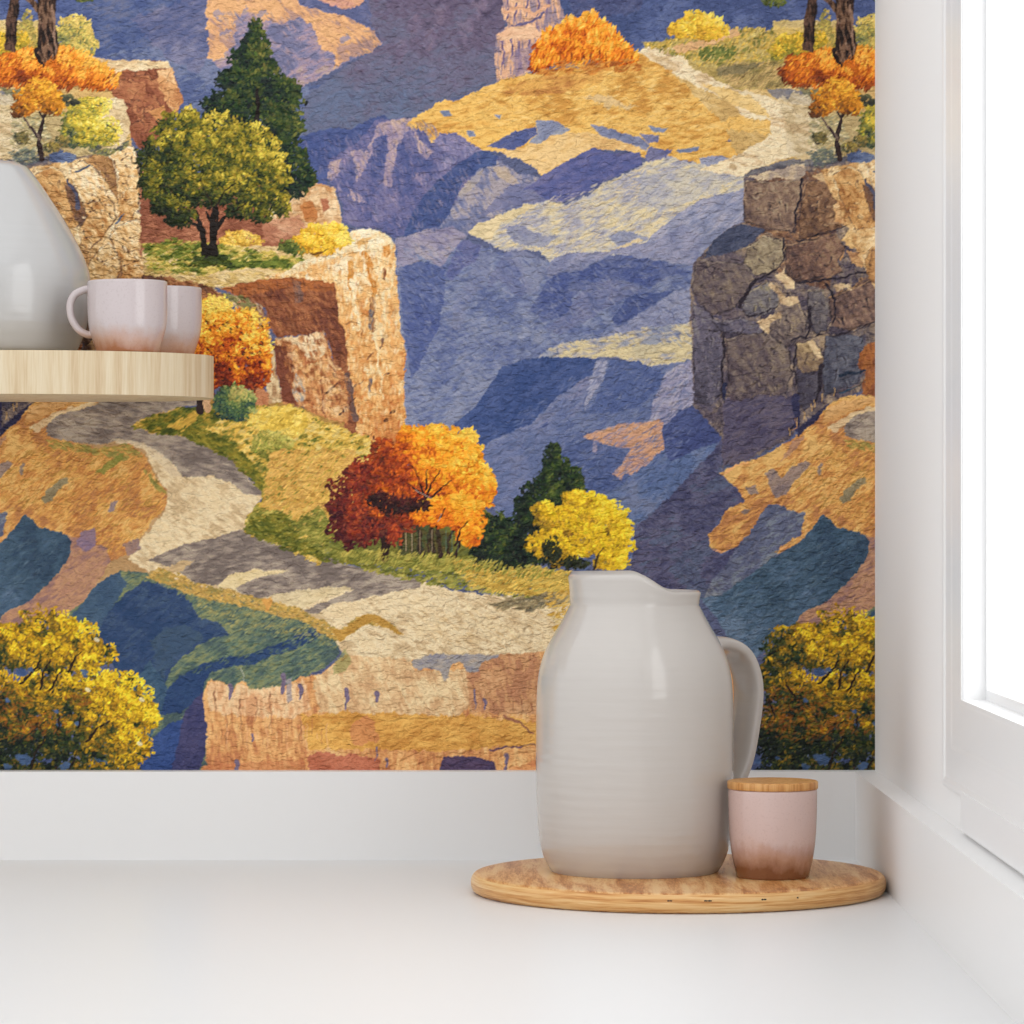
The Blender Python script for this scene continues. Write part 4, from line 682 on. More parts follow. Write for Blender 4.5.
def box(bm, a, b):
    x0, x1 = sorted((a[0], b[0])); y0, y1 = sorted((a[1], b[1])); z0, z1 = sorted((a[2], b[2]))
    v = [bm.verts.new(p) for p in ((x0,y0,z0),(x1,y0,z0),(x1,y1,z0),(x0,y1,z0),(x0,y0,z1),(x1,y0,z1),(x1,y1,z1),(x0,y1,z1))]
    for f in ((0,3,2,1),(4,5,6,7),(0,1,5,4),(1,2,6,5),(2,3,7,6),(3,0,4,7)): bm.faces.new([v[i] for i in f])
def boxes(name, bs, m, parent=None, bev=.0008, loc=None):
    bm = bmesh.new()
    for a, b in bs: box(bm, a, b)
    return frombm(name, bm, m, parent, loc, bev=bev)
def lathe(bm, prof, n=96, zfun=None):
    """prof: (radius, z) list; radius 0 closes with a fan"""
    rings = []
    for k, (r, z) in enumerate(prof):
        if r <= 1e-7: rings.append([bm.verts.new((0, 0, z))])
        else:
            ring = []
            for i in range(n):
                a = math.tau * i / n; x, y = r * math.cos(a), r * math.sin(a)
                ring.append(bm.verts.new((x, y, zfun(k, x, y, z) if zfun else z)))
            rings.append(ring)
    for p, q in zip(rings, rings[1:]):
        for i in range(n):
            j = (i + 1) % n
            if len(p) == 1 and len(q) == 1: continue
            if len(p) == 1: bm.faces.new((p[0], q[i], q[j]))
            elif len(q) == 1: bm.faces.new((p[i], p[j], q[0]))
            else: bm.faces.new((p[i], p[j], q[j], q[i]))
def smoothprof(pts, sub=6):
    """Catmull-Rom through (r, z) points; a point repeated keeps a crisp corner"""
    out = []
    for i in range(len(pts) - 1):
        p0 = pts[max(i - 1, 0)]; p1 = pts[i]; p2 = pts[i + 1]; p3 = pts[min(i + 2, len(pts) - 1)]
        if p1 == p2: continue
        if p0 == p1 and i > 0: p0 = p1
        for k in range(sub):
            t = k / sub
            out.append(tuple(.5 * ((2 * p1[c]) + (-p0[c] + p2[c]) * t + (2 * p0[c] - 5 * p1[c] + 4 * p2[c] - p3[c]) * t * t + (-p0[c] + 3 * p1[c] - 3 * p2[c] + p3[c]) * t ** 3) for c in (0, 1)))
    out.append(pts[-1]); return [(max(r, 0), z) for r, z in out]
def crspline(pts, sub=8):
    out = []
    for i in range(len(pts) - 1):
        p0 = pts[max(i - 1, 0)]; p1 = pts[i]; p2 = pts[i + 1]; p3 = pts[min(i + 2, len(pts) - 1)]
        for k in range(sub):
            t = k / sub
            out.append(Vector([.5 * ((2 * p1[c]) + (-p0[c] + p2[c]) * t + (2 * p0[c] - 5 * p1[c] + 4 * p2[c] - p3[c]) * t * t + (-p0[c] + 3 * p1[c] - 3 * p2[c] + p3[c]) * t ** 3) for c in range(len(p1))]))
    out.append(Vector(pts[-1])); return out
def sweep(bm, pts, ra, rb, side, n=20, power=2.0):
    """tube along pts; ra half-width along 'side', rb half-thickness across it (lists or numbers)"""
    rings = []
    for i, p in enumerate(pts):
        t = (pts[min(i + 1, len(pts) - 1)] - pts[max(i - 1, 0)]).normalized()
        s = (side - t * side.dot(t)).normalized(); u = t.cross(s)
        A = ra[i] if isinstance(ra, list) else ra; B = rb[i] if isinstance(rb, list) else rb
        ring = []
        for k in range(n):
            a = math.tau * k / n; c, d = math.cos(a), math.sin(a)
            c = math.copysign(abs(c) ** (2 / power), c); d = math.copysign(abs(d) ** (2 / power), d)
            ring.append(bm.verts.new(p + s * (A * c) + u * (B * d)))
        rings.append(ring)
    for p, q in zip(rings, rings[1:]):
        for i in range(n): bm.faces.new((p[i], p[(i + 1) % n], q[(i + 1) % n], q[i]))
    bm.faces.new(rings[0][::-1]); bm.faces.new(rings[-1])
def thing(name, label, cat, loc, group=None):
    o = bpy.data.objects.new(name, None); C.objects.link(o); o.location = loc; o.empty_display_size = .02
    tag(o, label, cat, group); return o
def tag(o, label, cat, group=None):
    o['label'] = label; o['category'] = cat
    if group: o['group'] = group
def struct(o, label=None):
    o['kind'] = 'structure'
    if label: o['label'] = label
    return o

# ---- setting -------------------------------------------------------------
wall_m = plaster('white_wall_paint', 'E8E7E6', .8, .15)
gloss_m = plaster('white_upstand', 'E6E5E4', .45, .25, 300, .03)
frame_m = mat('white_window_paint', 'EAEAEA', .3, .4)
WX = 363 * U                       # right wall plane
UX = 341 * U                       # face of the right upstand
TB = (1 - .9938) * DIST            # thickness of the back upstand
Z770 = CZ - 258 * U; ZC = CZ - 345.8 * U
XL = -1.35; ZT = CZ + .62; YN = -2.55
# wallpaper: the print lives in the sheet's colour attribute, one vertex per pattern unit
def wallpaper():
    xs = np.concatenate([np.arange(-420, -20, 3.0), np.arange(-20, 876, 1.0)]); xs[-1] = 875.2
    ys = np.concatenate([np.arange(-120, -12, 3.0), np.arange(-12, 770, 1.0), [770.3]])
    nx, ny = len(xs), len(ys)
    X, Y = np.meshgrid(xs, ys)
    co = np.zeros((ny * nx, 3), np.float32); co[:, 0] = ((X - 512) * U).ravel(); co[:, 1] = 0; co[:, 2] = (CZ - (Y - 512) * U).ravel()
    q = np.arange(nx * ny).reshape(ny, nx)
    a = np.stack([q[1:, :-1], q[1:, 1:], q[:-1, 1:], q[:-1, :-1]], -1).reshape(-1, 4)
    me = bpy.data.meshes.new('wallpaper')
    me.vertices.add(nx * ny); me.vertices.foreach_set('co', co.ravel())
    me.loops.add(a.size); me.loops.foreach_set('vertex_index', a.ravel().astype(np.int32))
    me.polygons.add(len(a)); me.polygons.foreach_set('loop_start', np.arange(0, a.size, 4, dtype=np.int32))
    me.update(calc_edges=True)
    bl = CV.copy()
    for d in (1, 2): bl = (bl + np.roll(bl, d, 0) + np.roll(bl, -d, 0) + np.roll(bl, d, 1) + np.roll(bl, -d, 1)) / 5
    sm = np.clip(CV + .55 * (CV - bl), 4, 252); sm = (sm + np.roll(sm, -1, 0)) / 2; sm = (sm + np.roll(sm, -1, 1)) / 2
    iy = (np.round(Y * RS - .5).astype(int)) % NT; ixx = (np.round(X * RS - .5).astype(int)) % NT
    c = sm[iy, ixx].reshape(-1, 3) / 255.0
    c = np.where(c <= .04045, c / 12.92, ((c + .055) / 1.055) ** 2.4)
    at = me.color_attributes.new('print', 'FLOAT_COLOR', 'POINT')
    at.data.foreach_set('color', np.concatenate([c, np.ones((len(c), 1))], 1).astype(np.float32).ravel())
    m = mat('printed_canvas_wallpaper', 'ffffff', .62, .25)
    v = N(m, 'ShaderNodeVertexColor'); v.layer_name = 'print'
    g = N(m, 'ShaderNodeMix', data_type='RGBA', blend_type='MULTIPLY'); g.inputs[0].default_value = 1.0
    L(m, v.outputs['Color'], g.inputs[6]); g.inputs[7].default_value = (PGAIN, PGAIN, PGAIN, 1); L(m, g.outputs[2], BS(m).inputs['Base Color'])
    n1 = N(m, 'ShaderNodeTexNoise', Scale=115.0, Detail=2.5, Distortion=.4); L(m, coords(m, (1, 1, 1.8), (0, math.radians(50), 0)), n1.inputs['Vector'])
    n2 = N(m, 'ShaderNodeTexNoise', Scale=300.0, Detail=2.0); L(m, coords(m, (1, 1, 1.5), (0, math.radians(38), 0)), n2.inputs['Vector'])
    ad = N(m, 'ShaderNodeMath', operation='MULTIPLY_ADD'); L(m, n2.outputs['Fac'], ad.inputs[0]); ad.inputs[1].default_value = .3; L(m, n1.outputs['Fac'], ad.inputs[2])
    bump(m, ad.outputs[0], BST, BDI)
    return me, m
PGAIN = 1.2; BST = 1.0; BDI = .007
wb = struct(boxes('wall_back', [((XL, .002, 0), (WX + .15, .12, ZT))], wall_m, bev=0))
me, m = wallpaper(); link('wallpaper', me, m, wb, smooth=False)
wb.children[0]['label'] = 'canyon landscape print with autumn trees, textured wallpaper'
# right wall with the window opening
yJ = DIST * (.805 - 1); yA = DIST * (.836 - 1)      # far jamb, far edge of the casing
zS = CZ - 151.7 * U                                  # sill height
zCb = CZ - 228.6 * U                                 # lower edge of the casing
yN2 = yJ - 1.05; zH = CZ + .95
struct(boxes('wall_right', [((WX, 0.1, 0), (WX + .15, yJ, 2.4)), ((WX, yJ, 0), (WX + .15, yN2, zS - .004)), ((WX, yJ, zH), (WX + .15, yN2, 2.4)), ((WX, yN2, 0), (WX + .15, YN, 2.4))], wall_m, bev=0))
struct(boxes('trim_1', [((XL, 0, ZC), (WX, -TB, Z770))], gloss_m, bev=.0012), 'low white upstand along the back wall under the wallpaper')
struct(boxes('trim_2', [((UX, -TB, ZC), (WX, YN, Z770))], gloss_m, bev=.0012), 'low white upstand along the right wall under the window')
win = struct(thing('window_1', 'white framed window in the right wall', 'window', (WX, yJ, zS)))
del win['category']
def wl(a): return (a[0] - WX, a[1] - yJ, a[2] - zS)
def wbox(name, bs, m=frame_m, bev=.0012): return boxes(name, [(wl(a), wl(b)) for a, b in bs], m, win, bev)
cp = .004
# casing: flat board with a raised outer bead, mitred look at the lower corner
def casing():
    bm = bmesh.new()
    # cross-section (distance outwards from opening, projection from wall)
    wv, wh = abs(yA - yJ), abs(zS - zCb)
    prof = [(0, 0), (0, .0012), (.05, .0015), (.50, .0015), (.56, .0019), (.88, .0019), (.92, .0030), (.97, .0030), (1.0, .0022), (1.0, 0)]
    corners = [(yJ, zH, 1, 1), (yJ, zS, 1, -1), (yN2, zS, -1, -1), (yN2, zH, -1, 1)]
    rings = []
    for (y, z, sy, sz) in corners:
        rings.append([bm.verts.new(wl((WX - h, y + sy * t * wv, z + sz * t * wh))) for t, h in prof])
    for a in range(4):
        p, q = rings[a], rings[(a + 1) % 4]
        for i in range(len(prof) - 1): bm.faces.new((p[i], p[i + 1], q[i + 1], q[i]))
    return frombm('casing', bm, frame_m, win)
casing()
RV = 17 * U + .001                                   # reveal depth to the sash
wbox('jamb', [((WX + .0002, yJ - .0012, zS), (WX + RV + .03, yJ + .0005, zH))])
wbox('sill', [((WX - .0014, yJ - .001, zS + .0004), (WX + RV + .03, yN2, zS - .0035))])
sx = WX + RV
ft = 11 * U * .8
wbox('sash', [((sx, yJ, zS), (sx + .03, yN2, zS + ft)), ((sx, yJ, zS + ft), (sx + .03, yJ - .006, zH)), ((sx, yN2 + .03, zS + ft), (sx + .03, yN2, zH)), ((sx, yJ - .006, zH - .03), (sx + .03, yN2 + .03, zH))])
wbox('apron', [((WX - .0035, DIST * (.80 - 1), zCb + .004), (WX, yN2 - .1, Z770 + .003))])
gm = bpy.data.materials.new('window_glass'); gm.use_nodes = True
nt = gm.node_tree; nt.nodes.clear(); out = nt.nodes.new('ShaderNodeOutputMaterial'); tr = nt.nodes.new('ShaderNodeBsdfTransparent'); gl = nt.nodes.new('ShaderNodeBsdfGlossy'); mx = nt.nodes.new('ShaderNodeMixShader')
gl.inputs['Roughness'].default_value = 0; mx.inputs[0].default_value = .05
nt.links.new(tr.outputs[0], mx.inputs[1]); nt.links.new(gl.outputs[0], mx.inputs[2]); nt.links.new(mx.outputs[0], out.inputs[0])
wbox('glass_pane', [((sx + .012, yJ - .006, zS + ft), (sx + .016, yN2 + .03, zH - .03))], gm, 0)

# ---- worktop -------------------------------------------------------------
ct = thing('kitchen_counter', 'smooth white kitchen countertop running along the back and right walls', 'countertop', (0, 0, 0))
boxes('worktop', [((XL, -.001, ZC), (UX + .003, YN, ZC - .03))], plaster('white_quartz', 'E0E0E0', .35, .3, 200, .02), ct, bev=.001)
boxes('cabinet_body', [((XL, -.004, ZC - .03), (UX - .01, YN + .03, .1)), ((XL, -.004, .1), (UX - .01, YN + .09, 0))], mat('white_lacquer', 'E4E4E2', .5), ct, bev=.001)
struct(boxes('floor', [((XL - .3, .12, -.05), (WX + .15, -3.6, 0))], plaster('pale_floor', 'B8B0A6', .5), bev=0))

# ---- woods ---------------------------------------------------------------
def wood(name, stops, scale, rot=(0, 0, 0), rough=.42, dist=2.0, fine=1.0, spec=.35):
    m = mat(name, 'c8a070', rough, spec)
    v = coords(m, scale, rot)
    n = N(m, 'ShaderNodeTexNoise', Scale=1.0, Detail=5.0, Roughness=.6, Distortion=dist); L(m, v, n.inputs['Vector'])
    n2 = N(m, 'ShaderNodeTexNoise', Scale=6.0 * fine, Detail=2.0, Roughness=.5); L(m, v, n2.inputs['Vector'])
    a = N(m, 'ShaderNodeMath', operation='MULTIPLY_ADD'); L(m, n2.outputs['Fac'], a.inputs[0]); a.inputs[1].default_value = .35; L(m, n.outputs['Fac'], a.inputs[2])
    s = N(m, 'ShaderNodeMath', operation='SUBTRACT'); L(m, a.outputs[0], s.inputs[0]); s.inputs[1].default_value = .17
    r = ramp(m, stops); L(m, s.outputs[0], r.inputs['Fac']); L(m, r.outputs['Color'], BS(m).inputs['Base Color'])
    bump(m, s.outputs[0], .25, .0008)
    return m
# round board: lies on the worktop in the corner
BX, BZF, BR = 151.2, .911, 188.8
bloc = Vector((BX * U, -DIST * (1 - BZF), ZC)); BT = 17.8 * U
bm = bmesh.new(); R = BR * U
prof = [(0, 0), (R - .008, 0)]
for k in range(1, 12):
    a = -math.pi / 2 + math.pi * k / 12; prof.append((R - .0062 + .0062 * math.cos(a) ** .8, BT / 2 + BT / 2 * math.sin(a)))
prof += [(R - .0085, BT), (R * .5, BT), (0, BT)]
lathe(bm, prof, 160)
bo_m = wood('board_wood', [(.3, '965A28'), (.42, 'B97C44'), (.5, 'D09A60'), (.62, 'DFB680')], (85, 9, 60), (0, 0, math.radians(12)), .34, .6, 1.6)
board = frombm('serving_board', bm, bo_m, loc=bloc, smooth=True)
board.data.materials.append(wood('board_edge_wood', [(.28, 'A2672F'), (.42, 'C48B4E'), (.52, 'D6A568'), (.66, 'E2BE88')], (9, 9, 300), (0, 0, 0), .36, .5))
for p in board.data.polygons:
    if abs(p.normal.z) < .75: p.material_index = 1
tag(board, 'round honey-coloured wooden board lying in the corner of the countertop', 'board')
ink = mat('dark_ink', '2a2018', .7)
for px, w in ((669, 5), (707, 8), (763.5, 5.5), (798.5, 2)):
    mk = bmesh.new()
    x = (px - 512) * U * .863 - bloc.x; w *= U * .863
    y = -math.sqrt(max(R * R - x * x, 0)) + .0006
    t = Vector((-y, x, 0)).normalized(); nrm = Vector((x, y, 0)).normalized()
    xs_ = [-w / 2 + w * q / 6 for q in range(7)]
    lo_, hi_ = [], []
    for q, a in enumerate(xs_):
        h = (.35 + .4 * ((q * 5) % 3) / 2) * U
        for o, (l1, l2) in ((-.0008, (lo_, hi_)), (.0004, (lo_, hi_))):
            b = Vector((x, y, BT * .66)) + t * a + nrm * o
            l1.append(mk.verts.new(b - Vector((0, 0, h)))); l2.append(mk.verts.new(b + Vector((0, 0, h))))
    for q in range(6):
        k0, k1 = 2 * q, 2 * q + 2
        mk.faces.new((lo_[k0 + 1], lo_[k1 + 1], hi_[k1 + 1], hi_[k0 + 1])); mk.faces.new((lo_[k0], hi_[k0], hi_[k1], lo_[k1]))
        mk.faces.new((hi_[k0], hi_[k0 + 1], hi_[k1 + 1], hi_[k1])); mk.faces.new((lo_[k0], lo_[k1], lo_[k1 + 1], lo_[k0 + 1]))
    mk.faces.new((lo_[0], lo_[1], hi_[1], hi_[0])); mk.faces.new((lo_[12], hi_[12], hi_[13], lo_[13]))
    mo = frombm('stamped_mark', mk, ink, board); mo['label'] = 'tiny dark mark on the board edge'

# ---- glazes --------------------------------------------------------------
def glaze(name, col, rough=.16, rings=0.0, spec=.5):
    m = mat(name, col, rough, spec)
    n = N(m, 'ShaderNodeTexNoise', Scale=14.0, Detail=2.0); L(m, coords(m, (1, 1, 9)), n.inputs['Vector'])
    if rings:
        w = N(m, 'ShaderNodeTexWave', wave_type='BANDS', bands_direction='Z', Scale=42.0, Distortion=1.6, Detail=1.0); w.inputs['Detail Scale'].default_value = .6
        L(m, coords(m), w.inputs['Vector'])
        a = N(m, 'ShaderNodeMath', operation='MULTIPLY_ADD'); L(m, w.outputs['Fac'], a.inputs[0]); a.inputs[1].default_value = rings; L(m, n.outputs['Fac'], a.inputs[2]); src = a.outputs[0]
    else: src = n.outputs['Fac']
    bump(m, src, .25, .0012)
    return m
jug_m = glaze('stone_white_glaze', 'BEB8B2', .12, .16, .7)
def jug_body(bm, prof_out, lift, wall=.0042):
    """closed pot: outside profile bottom to top, then inside back down; 'lift' raises the rim towards the spout side"""
    top = prof_out[-1]
    inner = [(r - wall, z) for r, z in prof_out if z > prof_out[0][1] + .008 and r > .02][::-1]
    mid = (top[0] - wall / 2, top[1] + wall * .45)
    full = [(0, .002), (prof_out[0][0] * .8, .002), (prof_out[0][0] * .84, 0)] + prof_out + [mid] + inner + [(inner[-1][0] * .6, inner[-1][1] - .003), (0, inner[-1][1] - .003)]
    zc = top[1] - .0105
    def zf(k, x, y, z):
        if z > zc:
            t = min((z - zc) / (top[1] - zc), 1.25)
            return z + lift(x) * t
        return z
    lathe(bm, full, 128, zf)
# large jug on the board
JX, JZF = 112.2, .915
jloc = Vector((JX * U, -DIST * (1 - JZF), ZC + BT))
jb = thing('ceramic_jug', 'large off-white ceramic jug with spout and handle standing on the round wooden board', 'jug', jloc)
jz0 = 328.0
def JP(px, py, c=634.0):     # silhouette pixel -> (radius, height)
    return (abs(px - c) * JZF * U, (jz0 - (py - 512) * JZF) * U)
outp = [(72 * JZF * U, 0), (76 * JZF * U, .0006)] + [JP(634 + r, y) for r, y in ((81, 872.5), (86, 867), (90.5, 858), (94.5, 845), (97, 825), (98.3, 795), (98.8, 760), (98.7, 725), (98.3, 699), (97.2, 681), (94.8, 667), (90.8, 654), (85, 641.5), (78, 629.5), (71.5, 618), (66.9, 609))]
col = [JP(634 + r, y) for r, y in ((65.6, 606.5), (64.8, 605.5), (64.5, 604), (65, 602.5), (65.1, 599.5), (65.6, 596.5), (66.4, 594), (66.5, 592.6))]
prof = smoothprof(outp, 4) + col
def lift(x):
    t = (x / (JZF * U) + 3) / 42
    t = min(max(t, 0), 1); s = t * t * (3 - 2 * t)
    return 15.8 * JZF * U * (1 - s)
bm = bmesh.new(); jug_body(bm, prof, lift)
frombm('body', bm, jug_m, jb, smooth=True)
def strap(pts2, phi, ra, rb, root=None):
    """handle in the vertical plane at angle phi (pointing away from the camera); pts2 = (radius, height)"""
    d = Vector((math.cos(phi), math.sin(phi), 0)); side = Vector((-math.sin(phi), math.cos(phi), 0))
    return [d * p[0] + Vector((0, 0, p[1])) for p in crspline(pts2, 8)], side
k = JZF * U
hp = [(76*k, JP(0, 656)[1]), (90*k, JP(0, 647)[1]), (112*k, JP(0, 646)[1]), (132*k, JP(0, 655)[1]), (144*k, JP(0, 674)[1]), (148*k, JP(0, 698)[1]), (144*k, JP(0, 730)[1]), (136*k, JP(0, 765)[1]), (121*k, JP(0, 795)[1]), (108*k, JP(0, 818)[1]), (93*k, JP(0, 830)[1])]
pts, side = strap(hp, math.radians(36), 0, 0)
n_ = len(pts); bm = bmesh.new()
ra = [(17 + 4 * math.sin(math.pi * min(1, i / n_ * 1.2))) * U * .92 if i > 6 else (24 - i * .8) * U * .8 for i in range(n_)]
sweep(bm, pts, ra, 6.6 * U, side, 24, 2.7)
frombm('handle', bm, jug_m, jb, smooth=True)

# lidded canister
def blush(name, h, *a, sh=0.0):
    return blush_(name, h, *a, sh=sh)
def blush_(name, h, low='9C5F3C', mid='C99A84', top='D8C6C2', sh=0.0):
    m = mat(name, top, .1, .7)
    t = N(m, 'ShaderNodeTexCoord'); s = N(m, 'ShaderNodeSeparateXYZ'); L(m, t.outputs['Object'], s.inputs[0])
    n = N(m, 'ShaderNodeTexNoise', Scale=55.0, Detail=4.0, Roughness=.6); L(m, coords(m, (1, 1, .8)), n.inputs['Vector'])
    ns = N(m, 'ShaderNodeTexNoise', Scale=160.0, Detail=2.0); L(m, coords(m, (1, 1, .12)), ns.inputs['Vector'])
    a = N(m, 'ShaderNodeMath', operation='DIVIDE'); L(m, s.outputs['Z'], a.inputs[0]); a.inputs[1].default_value = h
    b = N(m, 'ShaderNodeMath', operation='MULTIPLY_ADD'); L(m, n.outputs['Fac'], b.inputs[0]); b.inputs[1].default_value = .34; L(m, a.outputs[0], b.inputs[2])
    b2 = N(m, 'ShaderNodeMath', operation='MULTIPLY_ADD'); L(m, ns.outputs['Fac'], b2.inputs[0]); b2.inputs[1].default_value = .12; L(m, b.outputs[0], b2.inputs[2])
    r = ramp(m, [(.32 - sh, low), (.47 - sh, mid), (.68 - sh, top), (1.0, top)]); L(m, b2.outputs[0], r.inputs['Fac'])
    sp = N(m, 'ShaderNodeTexNoise', Scale=700.0, Detail=1.0); L(m, coords(m), sp.inputs['Vector'])
    r2 = ramp(m, [(.30, 'B79A92'), (.42, 'FFFFFF')]); L(m, sp.outputs['Fac'], r2.inputs['Fac'])
    g = N(m, 'ShaderNodeMix', data_type='RGBA', blend_type='MULTIPLY'); g.inputs[0].default_value = .12; L(m, r.outputs['Color'], g.inputs[6]); L(m, r2.outputs['Color'], g.inputs[7])
    L(m, g.outputs[2], BS(m).inputs['Base Color']); return m
KX, KZF = (772.7 - 512) * .899, .899
kloc = Vector((KX * U, -DIST * (1 - KZF), ZC + BT))
kn = thing('canister', 'small pink-brown glazed canister with bamboo lid standing beside the large jug', 'canister', kloc)
k = KZF * U
def KP(r, py): return (r * k, (jz0 - (py - 512) * KZF) * U)
kb = [(35*k, 0), (36.3*k, .0008)] + [KP(r, y) for r, y in ((37.6, 870), (39.6, 861), (41.8, 849), (43.2, 835), (44, 820), (44.4, 804), (44.5, 792), (44.2, 789))]
kp = smoothprof(kb, 4)
wl_ = .0035
inner = [(r - wl_, z) for r, z in kp if z > .006][::-1]
bm = bmesh.new(); lathe(bm, [(0, .0015), (kb[0][0] * .85, .0015), (kb[0][0] * .9, 0)] + kp + [(kp[-1][0] - wl_ / 2, kp[-1][1] + .001)] + inner + [(0, inner[-1][1])], 96)
can_m = blush('blush_glaze', (jz0 - 278 * KZF) * U, '7E5034', 'B08873', 'CDB3AC')
frombm('body', bm, can_m, kn, smooth=True)
bam = wood('bamboo', [(.3, 'AA6C34'), (.45, 'C68E50'), (.6, 'D6A468')], (240, 240, 6), (0, 0, 0), .4, .4)
lt, lb_ = (jz0 - 241.4) * U, (jz0 - 248.4) * U
bm = bmesh.new(); lathe(bm, [(0, lb_), (44.9*k, lb_), (45.4*k, lb_ + .0005), (45.4*k, lt - .0011), (44.9*k, lt - .0004), (44*k, lt), (0, lt)], 96)
lid = frombm('lid', bm, bam, kn, smooth=False)
for p in lid.data.polygons: p.use_smooth = abs(p.normal.z) < .3
lid['label'] = 'round bamboo lid'

# ---- shelf ---------------------------------------------------------------
SZ0, SZ1 = CZ + 110 * U, CZ + 150.7 * U
sh_m = wood('pale_oak', [(.25, 'B89C78'), (.42, 'C9B391'), (.55, 'D1BF9F'), (.7, 'D8C9AE')], (150, 150, 5), (0, 0, 0), .5, .5, 1.5)
cx, cy, ax, ay = -474 * U, -DIST * (1 - .968), 185 * U, 137 * U
pts = []
for i in range(0, 41):
    a = -math.pi / 2 + math.pi * i / 40
    x, y = cx + ax * math.cos(a), cy + ay * math.sin(a)
    if y < -.0005: pts.append((x, y))
y_ = -.0002; a = math.asin((y_ - cy) / ay); pts.append((cx + ax * math.cos(a), y_))
xl = -760 * U
left = [(2 * xl - 0 - (p[0] - cx) - cx + (cx - xl) * 0, p[1]) for p in []]
pts = pts + [(xl - ax * math.cos(a), y_)] + [(xl - (p[0] - cx), p[1]) for p in reversed(pts[:-1])]
bm = bmesh.new()
lo = [bm.verts.new((x, y, SZ0)) for x, y in pts]; hi = [bm.verts.new((x, y, SZ1)) for x, y in pts]
bm.faces.new(lo[::-1]); bm.faces.new(hi)
for i in range(len(pts)):
    j = (i + 1) % len(pts); bm.faces.new((lo[i], lo[j], hi[j], hi[i]))
sh = frombm('wall_shelf', bm, sh_m, loc=None, bev=.0012)
tag(sh, 'pale oak floating shelf with a rounded end fixed to the papered wall', 'shelf')

# ---- jug on the shelf -----------------------------------------------------
VZF = .9705; VX = (-10 - 512) * VZF
vloc = Vector((VX * U, -DIST * (1 - VZF), SZ1))
vz = thing('domed_jug', 'large pale grey domed ceramic jug cut off by the left edge, on the shelf', 'jug', vloc)
k = VZF * U
def VP(r, py): return (r * k, (-(py - 512) * VZF - 150.7) * U)
op = [(74*k, 0), (80*k, .002)] + [VP(r, y) for r, y in ((86, 351), (91, 341), (96, 328), (99, 312), (100.5, 292), (99, 273), (91.5, 252), (79.5, 229), (70.5, 214), (62, 201), (52, 186), (43.5, 174.5), (38.5, 168.5), (35, 165.8))]
pr = smoothprof(op, 4) + [VP(32, 165)]
bm = bmesh.new(); jug_body(bm, pr, lambda x: 0)
frombm('body', bm, glaze('cool_white_glaze', 'B8B7B6', .12, .12, .7), vz, smooth=True)
pt2 = [(92*k, VP(0, 215)[1] * 1.0), (104*k, VP(0, 212)[1]), (124*k, VP(0, 222)[1]), (132*k, VP(0, 250)[1]), (126*k, VP(0, 285)[1]), (112*k, VP(0, 312)[1]), (97*k, VP(0, 322)[1])]
pt2[0] = (74*k, VP(0, 222)[1])
P_, sd = strap(pt2, math.radians(180), 0, 0); bm = bmesh.new(); sweep(bm, P_, 13 * U, 6 * U, sd, 24, 2.7)
frombm('handle', bm, vz.children[0].data.materials[0], vz, smooth=True)

# ---- mugs ------------------------------------------------------------------
MH = (218.7 - 150.7) * U; k = .947 * U
mug_m = blush('pink_mug_glaze', MH, 'A06848', 'BA9684', 'BFB3B3', sh=.07)
def make_mug(loc, label):
    o = thing('mug', label, 'mug', loc, 'mugs on the shelf')
    r0 = 40 * k
    pf = [(30*k, 0), (31.5*k, .0008), (33.2*k, .10*MH), (35.6*k, .20*MH), (38.2*k, .33*MH), (39.6*k, .48*MH), (40*k, .66*MH), (39.9*k, .85*MH), (39.7*k, .985*MH)]
    p = smoothprof(pf, 5); w = .0028
    inn = [(r - w, z) for r, z in p if z > .005][::-1]
    bm = bmesh.new(); lathe(bm, [(0, .0012), (24*k, .0012), (26*k, 0)] + p + [(p[-1][0] - w * .25, MH * .997), (p[-1][0] - w * .5, MH), (p[-1][0] - w * .75, MH * .997)] + inn + [(0, inn[-1][1])], 96)
    frombm('body', bm, mug_m, o, smooth=True)
    hh = [(-36, 288.5), (-44, 290), (-53, 295), (-57.3, 305), (-56, 318), (-49, 329.5), (-40, 334.5), (-33, 334)]
    pts = crspline([Vector((x * k, 0, (-(y - 512) * .947 - 150.7) * U)) for x, y in hh], 8)
    bm = bmesh.new(); n = len(pts)
    sweep(bm, pts, 5.4 * U, 3.6 * U, Vector((0, 1, 0)), 20, 2.3)
    frombm('handle', bm, mug_m, o, smooth=True)
    return o
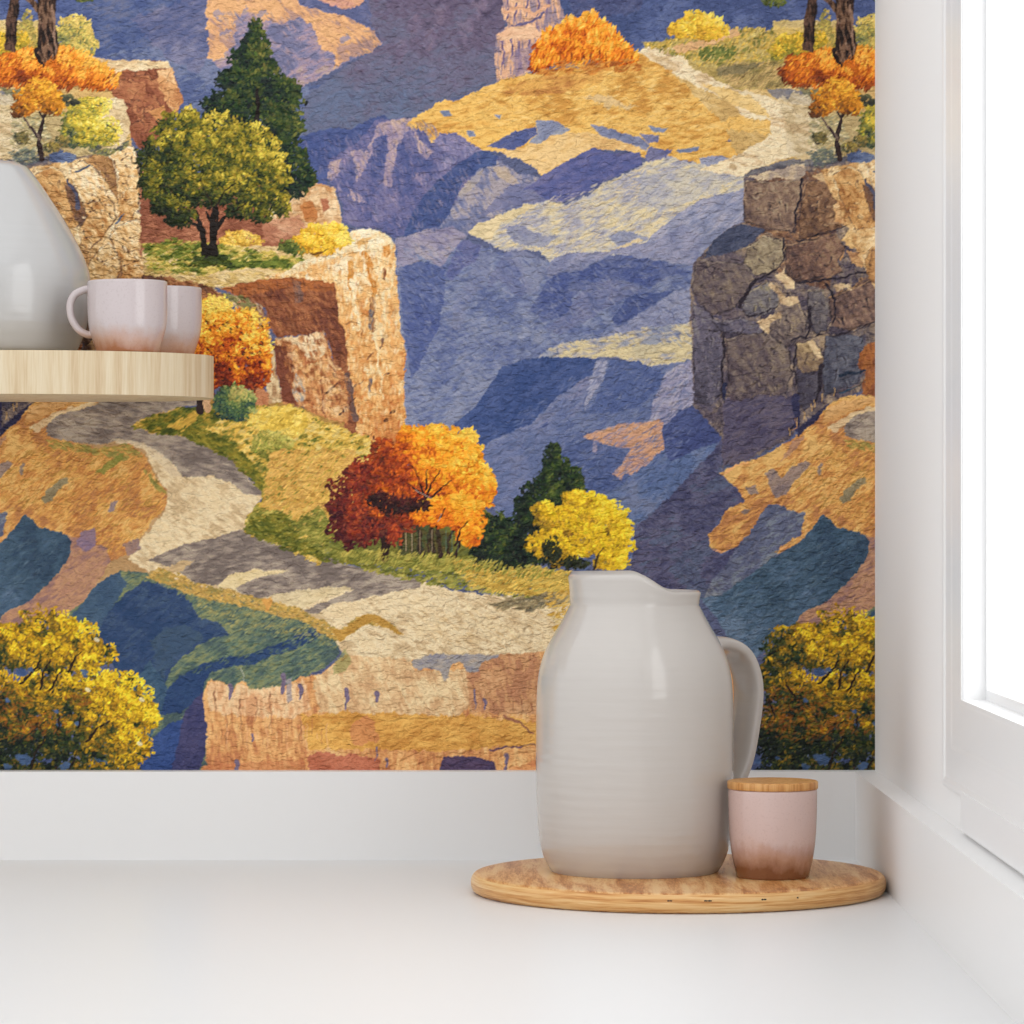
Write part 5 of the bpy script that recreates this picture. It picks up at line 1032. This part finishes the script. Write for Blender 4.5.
m1 = make_mug(Vector(((127.5 - 512) * .947 * U, -DIST * (1 - .947), SZ1)), 'front pink-glazed mug with its handle turned left towards the jug, on the shelf')
m2 = m1.copy(); C.objects.link(m2)
for ch in list(m1.children):
    c = ch.copy(); C.objects.link(c); c.parent = m2
m2.location = Vector(((163 - 512) * .9745 * U, -DIST * (1 - .9745), SZ1)); 
m2['label'] = 'rear pink-glazed mug half hidden behind the front mug, nearest the shelf end'

# ---- light, camera ---------------------------------------------------------
w = bpy.data.worlds.new('daylight'); bpy.context.scene.world = w; w.use_nodes = True
nt = w.node_tree; bg = nt.nodes['Background']
tc = nt.nodes.new('ShaderNodeTexCoord'); sp = nt.nodes.new('ShaderNodeSeparateXYZ'); nt.links.new(tc.outputs['Generated'], sp.inputs[0])
mr = nt.nodes.new('ShaderNodeMapRange'); mr.inputs[1].default_value = -.5; mr.inputs[2].default_value = .6; mr.inputs[3].default_value = 1.0; mr.inputs[4].default_value = 1.16
nt.links.new(sp.outputs['Z'], mr.inputs[0]); bg.inputs['Color'].default_value = (.985, .995, 1.01, 1)
nt.links.new(mr.outputs[0], bg.inputs['Strength'])
def area(name, loc, rot, sx, sy, power, col=(1, 1, 1)):
    l = bpy.data.lights.new(name, 'AREA'); l.shape = 'RECTANGLE'; l.size = sx; l.size_y = sy; l.energy = power; l.color = col
    o = bpy.data.objects.new(name, l); C.objects.link(o); o.location = loc; o.rotation_euler = rot; return o
# daylight outside the window, shining in towards -X
area('window_daylight', (WX + .30, (yJ + yN2) / 2, (zS + zH) / 2), (0, math.radians(90), 0), 1.2, 1.15, 6.0, (1, .995, .98))
cam = bpy.data.cameras.new('camera'); cam.sensor_width = 36; cam.sensor_fit = 'HORIZONTAL'; cam.lens = F / 1024 * 36; cam.clip_start = .05
co = bpy.data.objects.new('camera', cam); C.objects.link(co); co.location = (0, -DIST, CZ); co.rotation_euler = (math.pi / 2, 0, 0)
sc = bpy.context.scene; sc.camera = co
sc.view_settings.view_transform = 'Standard'; sc.view_settings.look = 'None'; sc.view_settings.gamma = 1; sc.view_settings.exposure = 0.2; sc.view_settings.use_curve_mapping = False
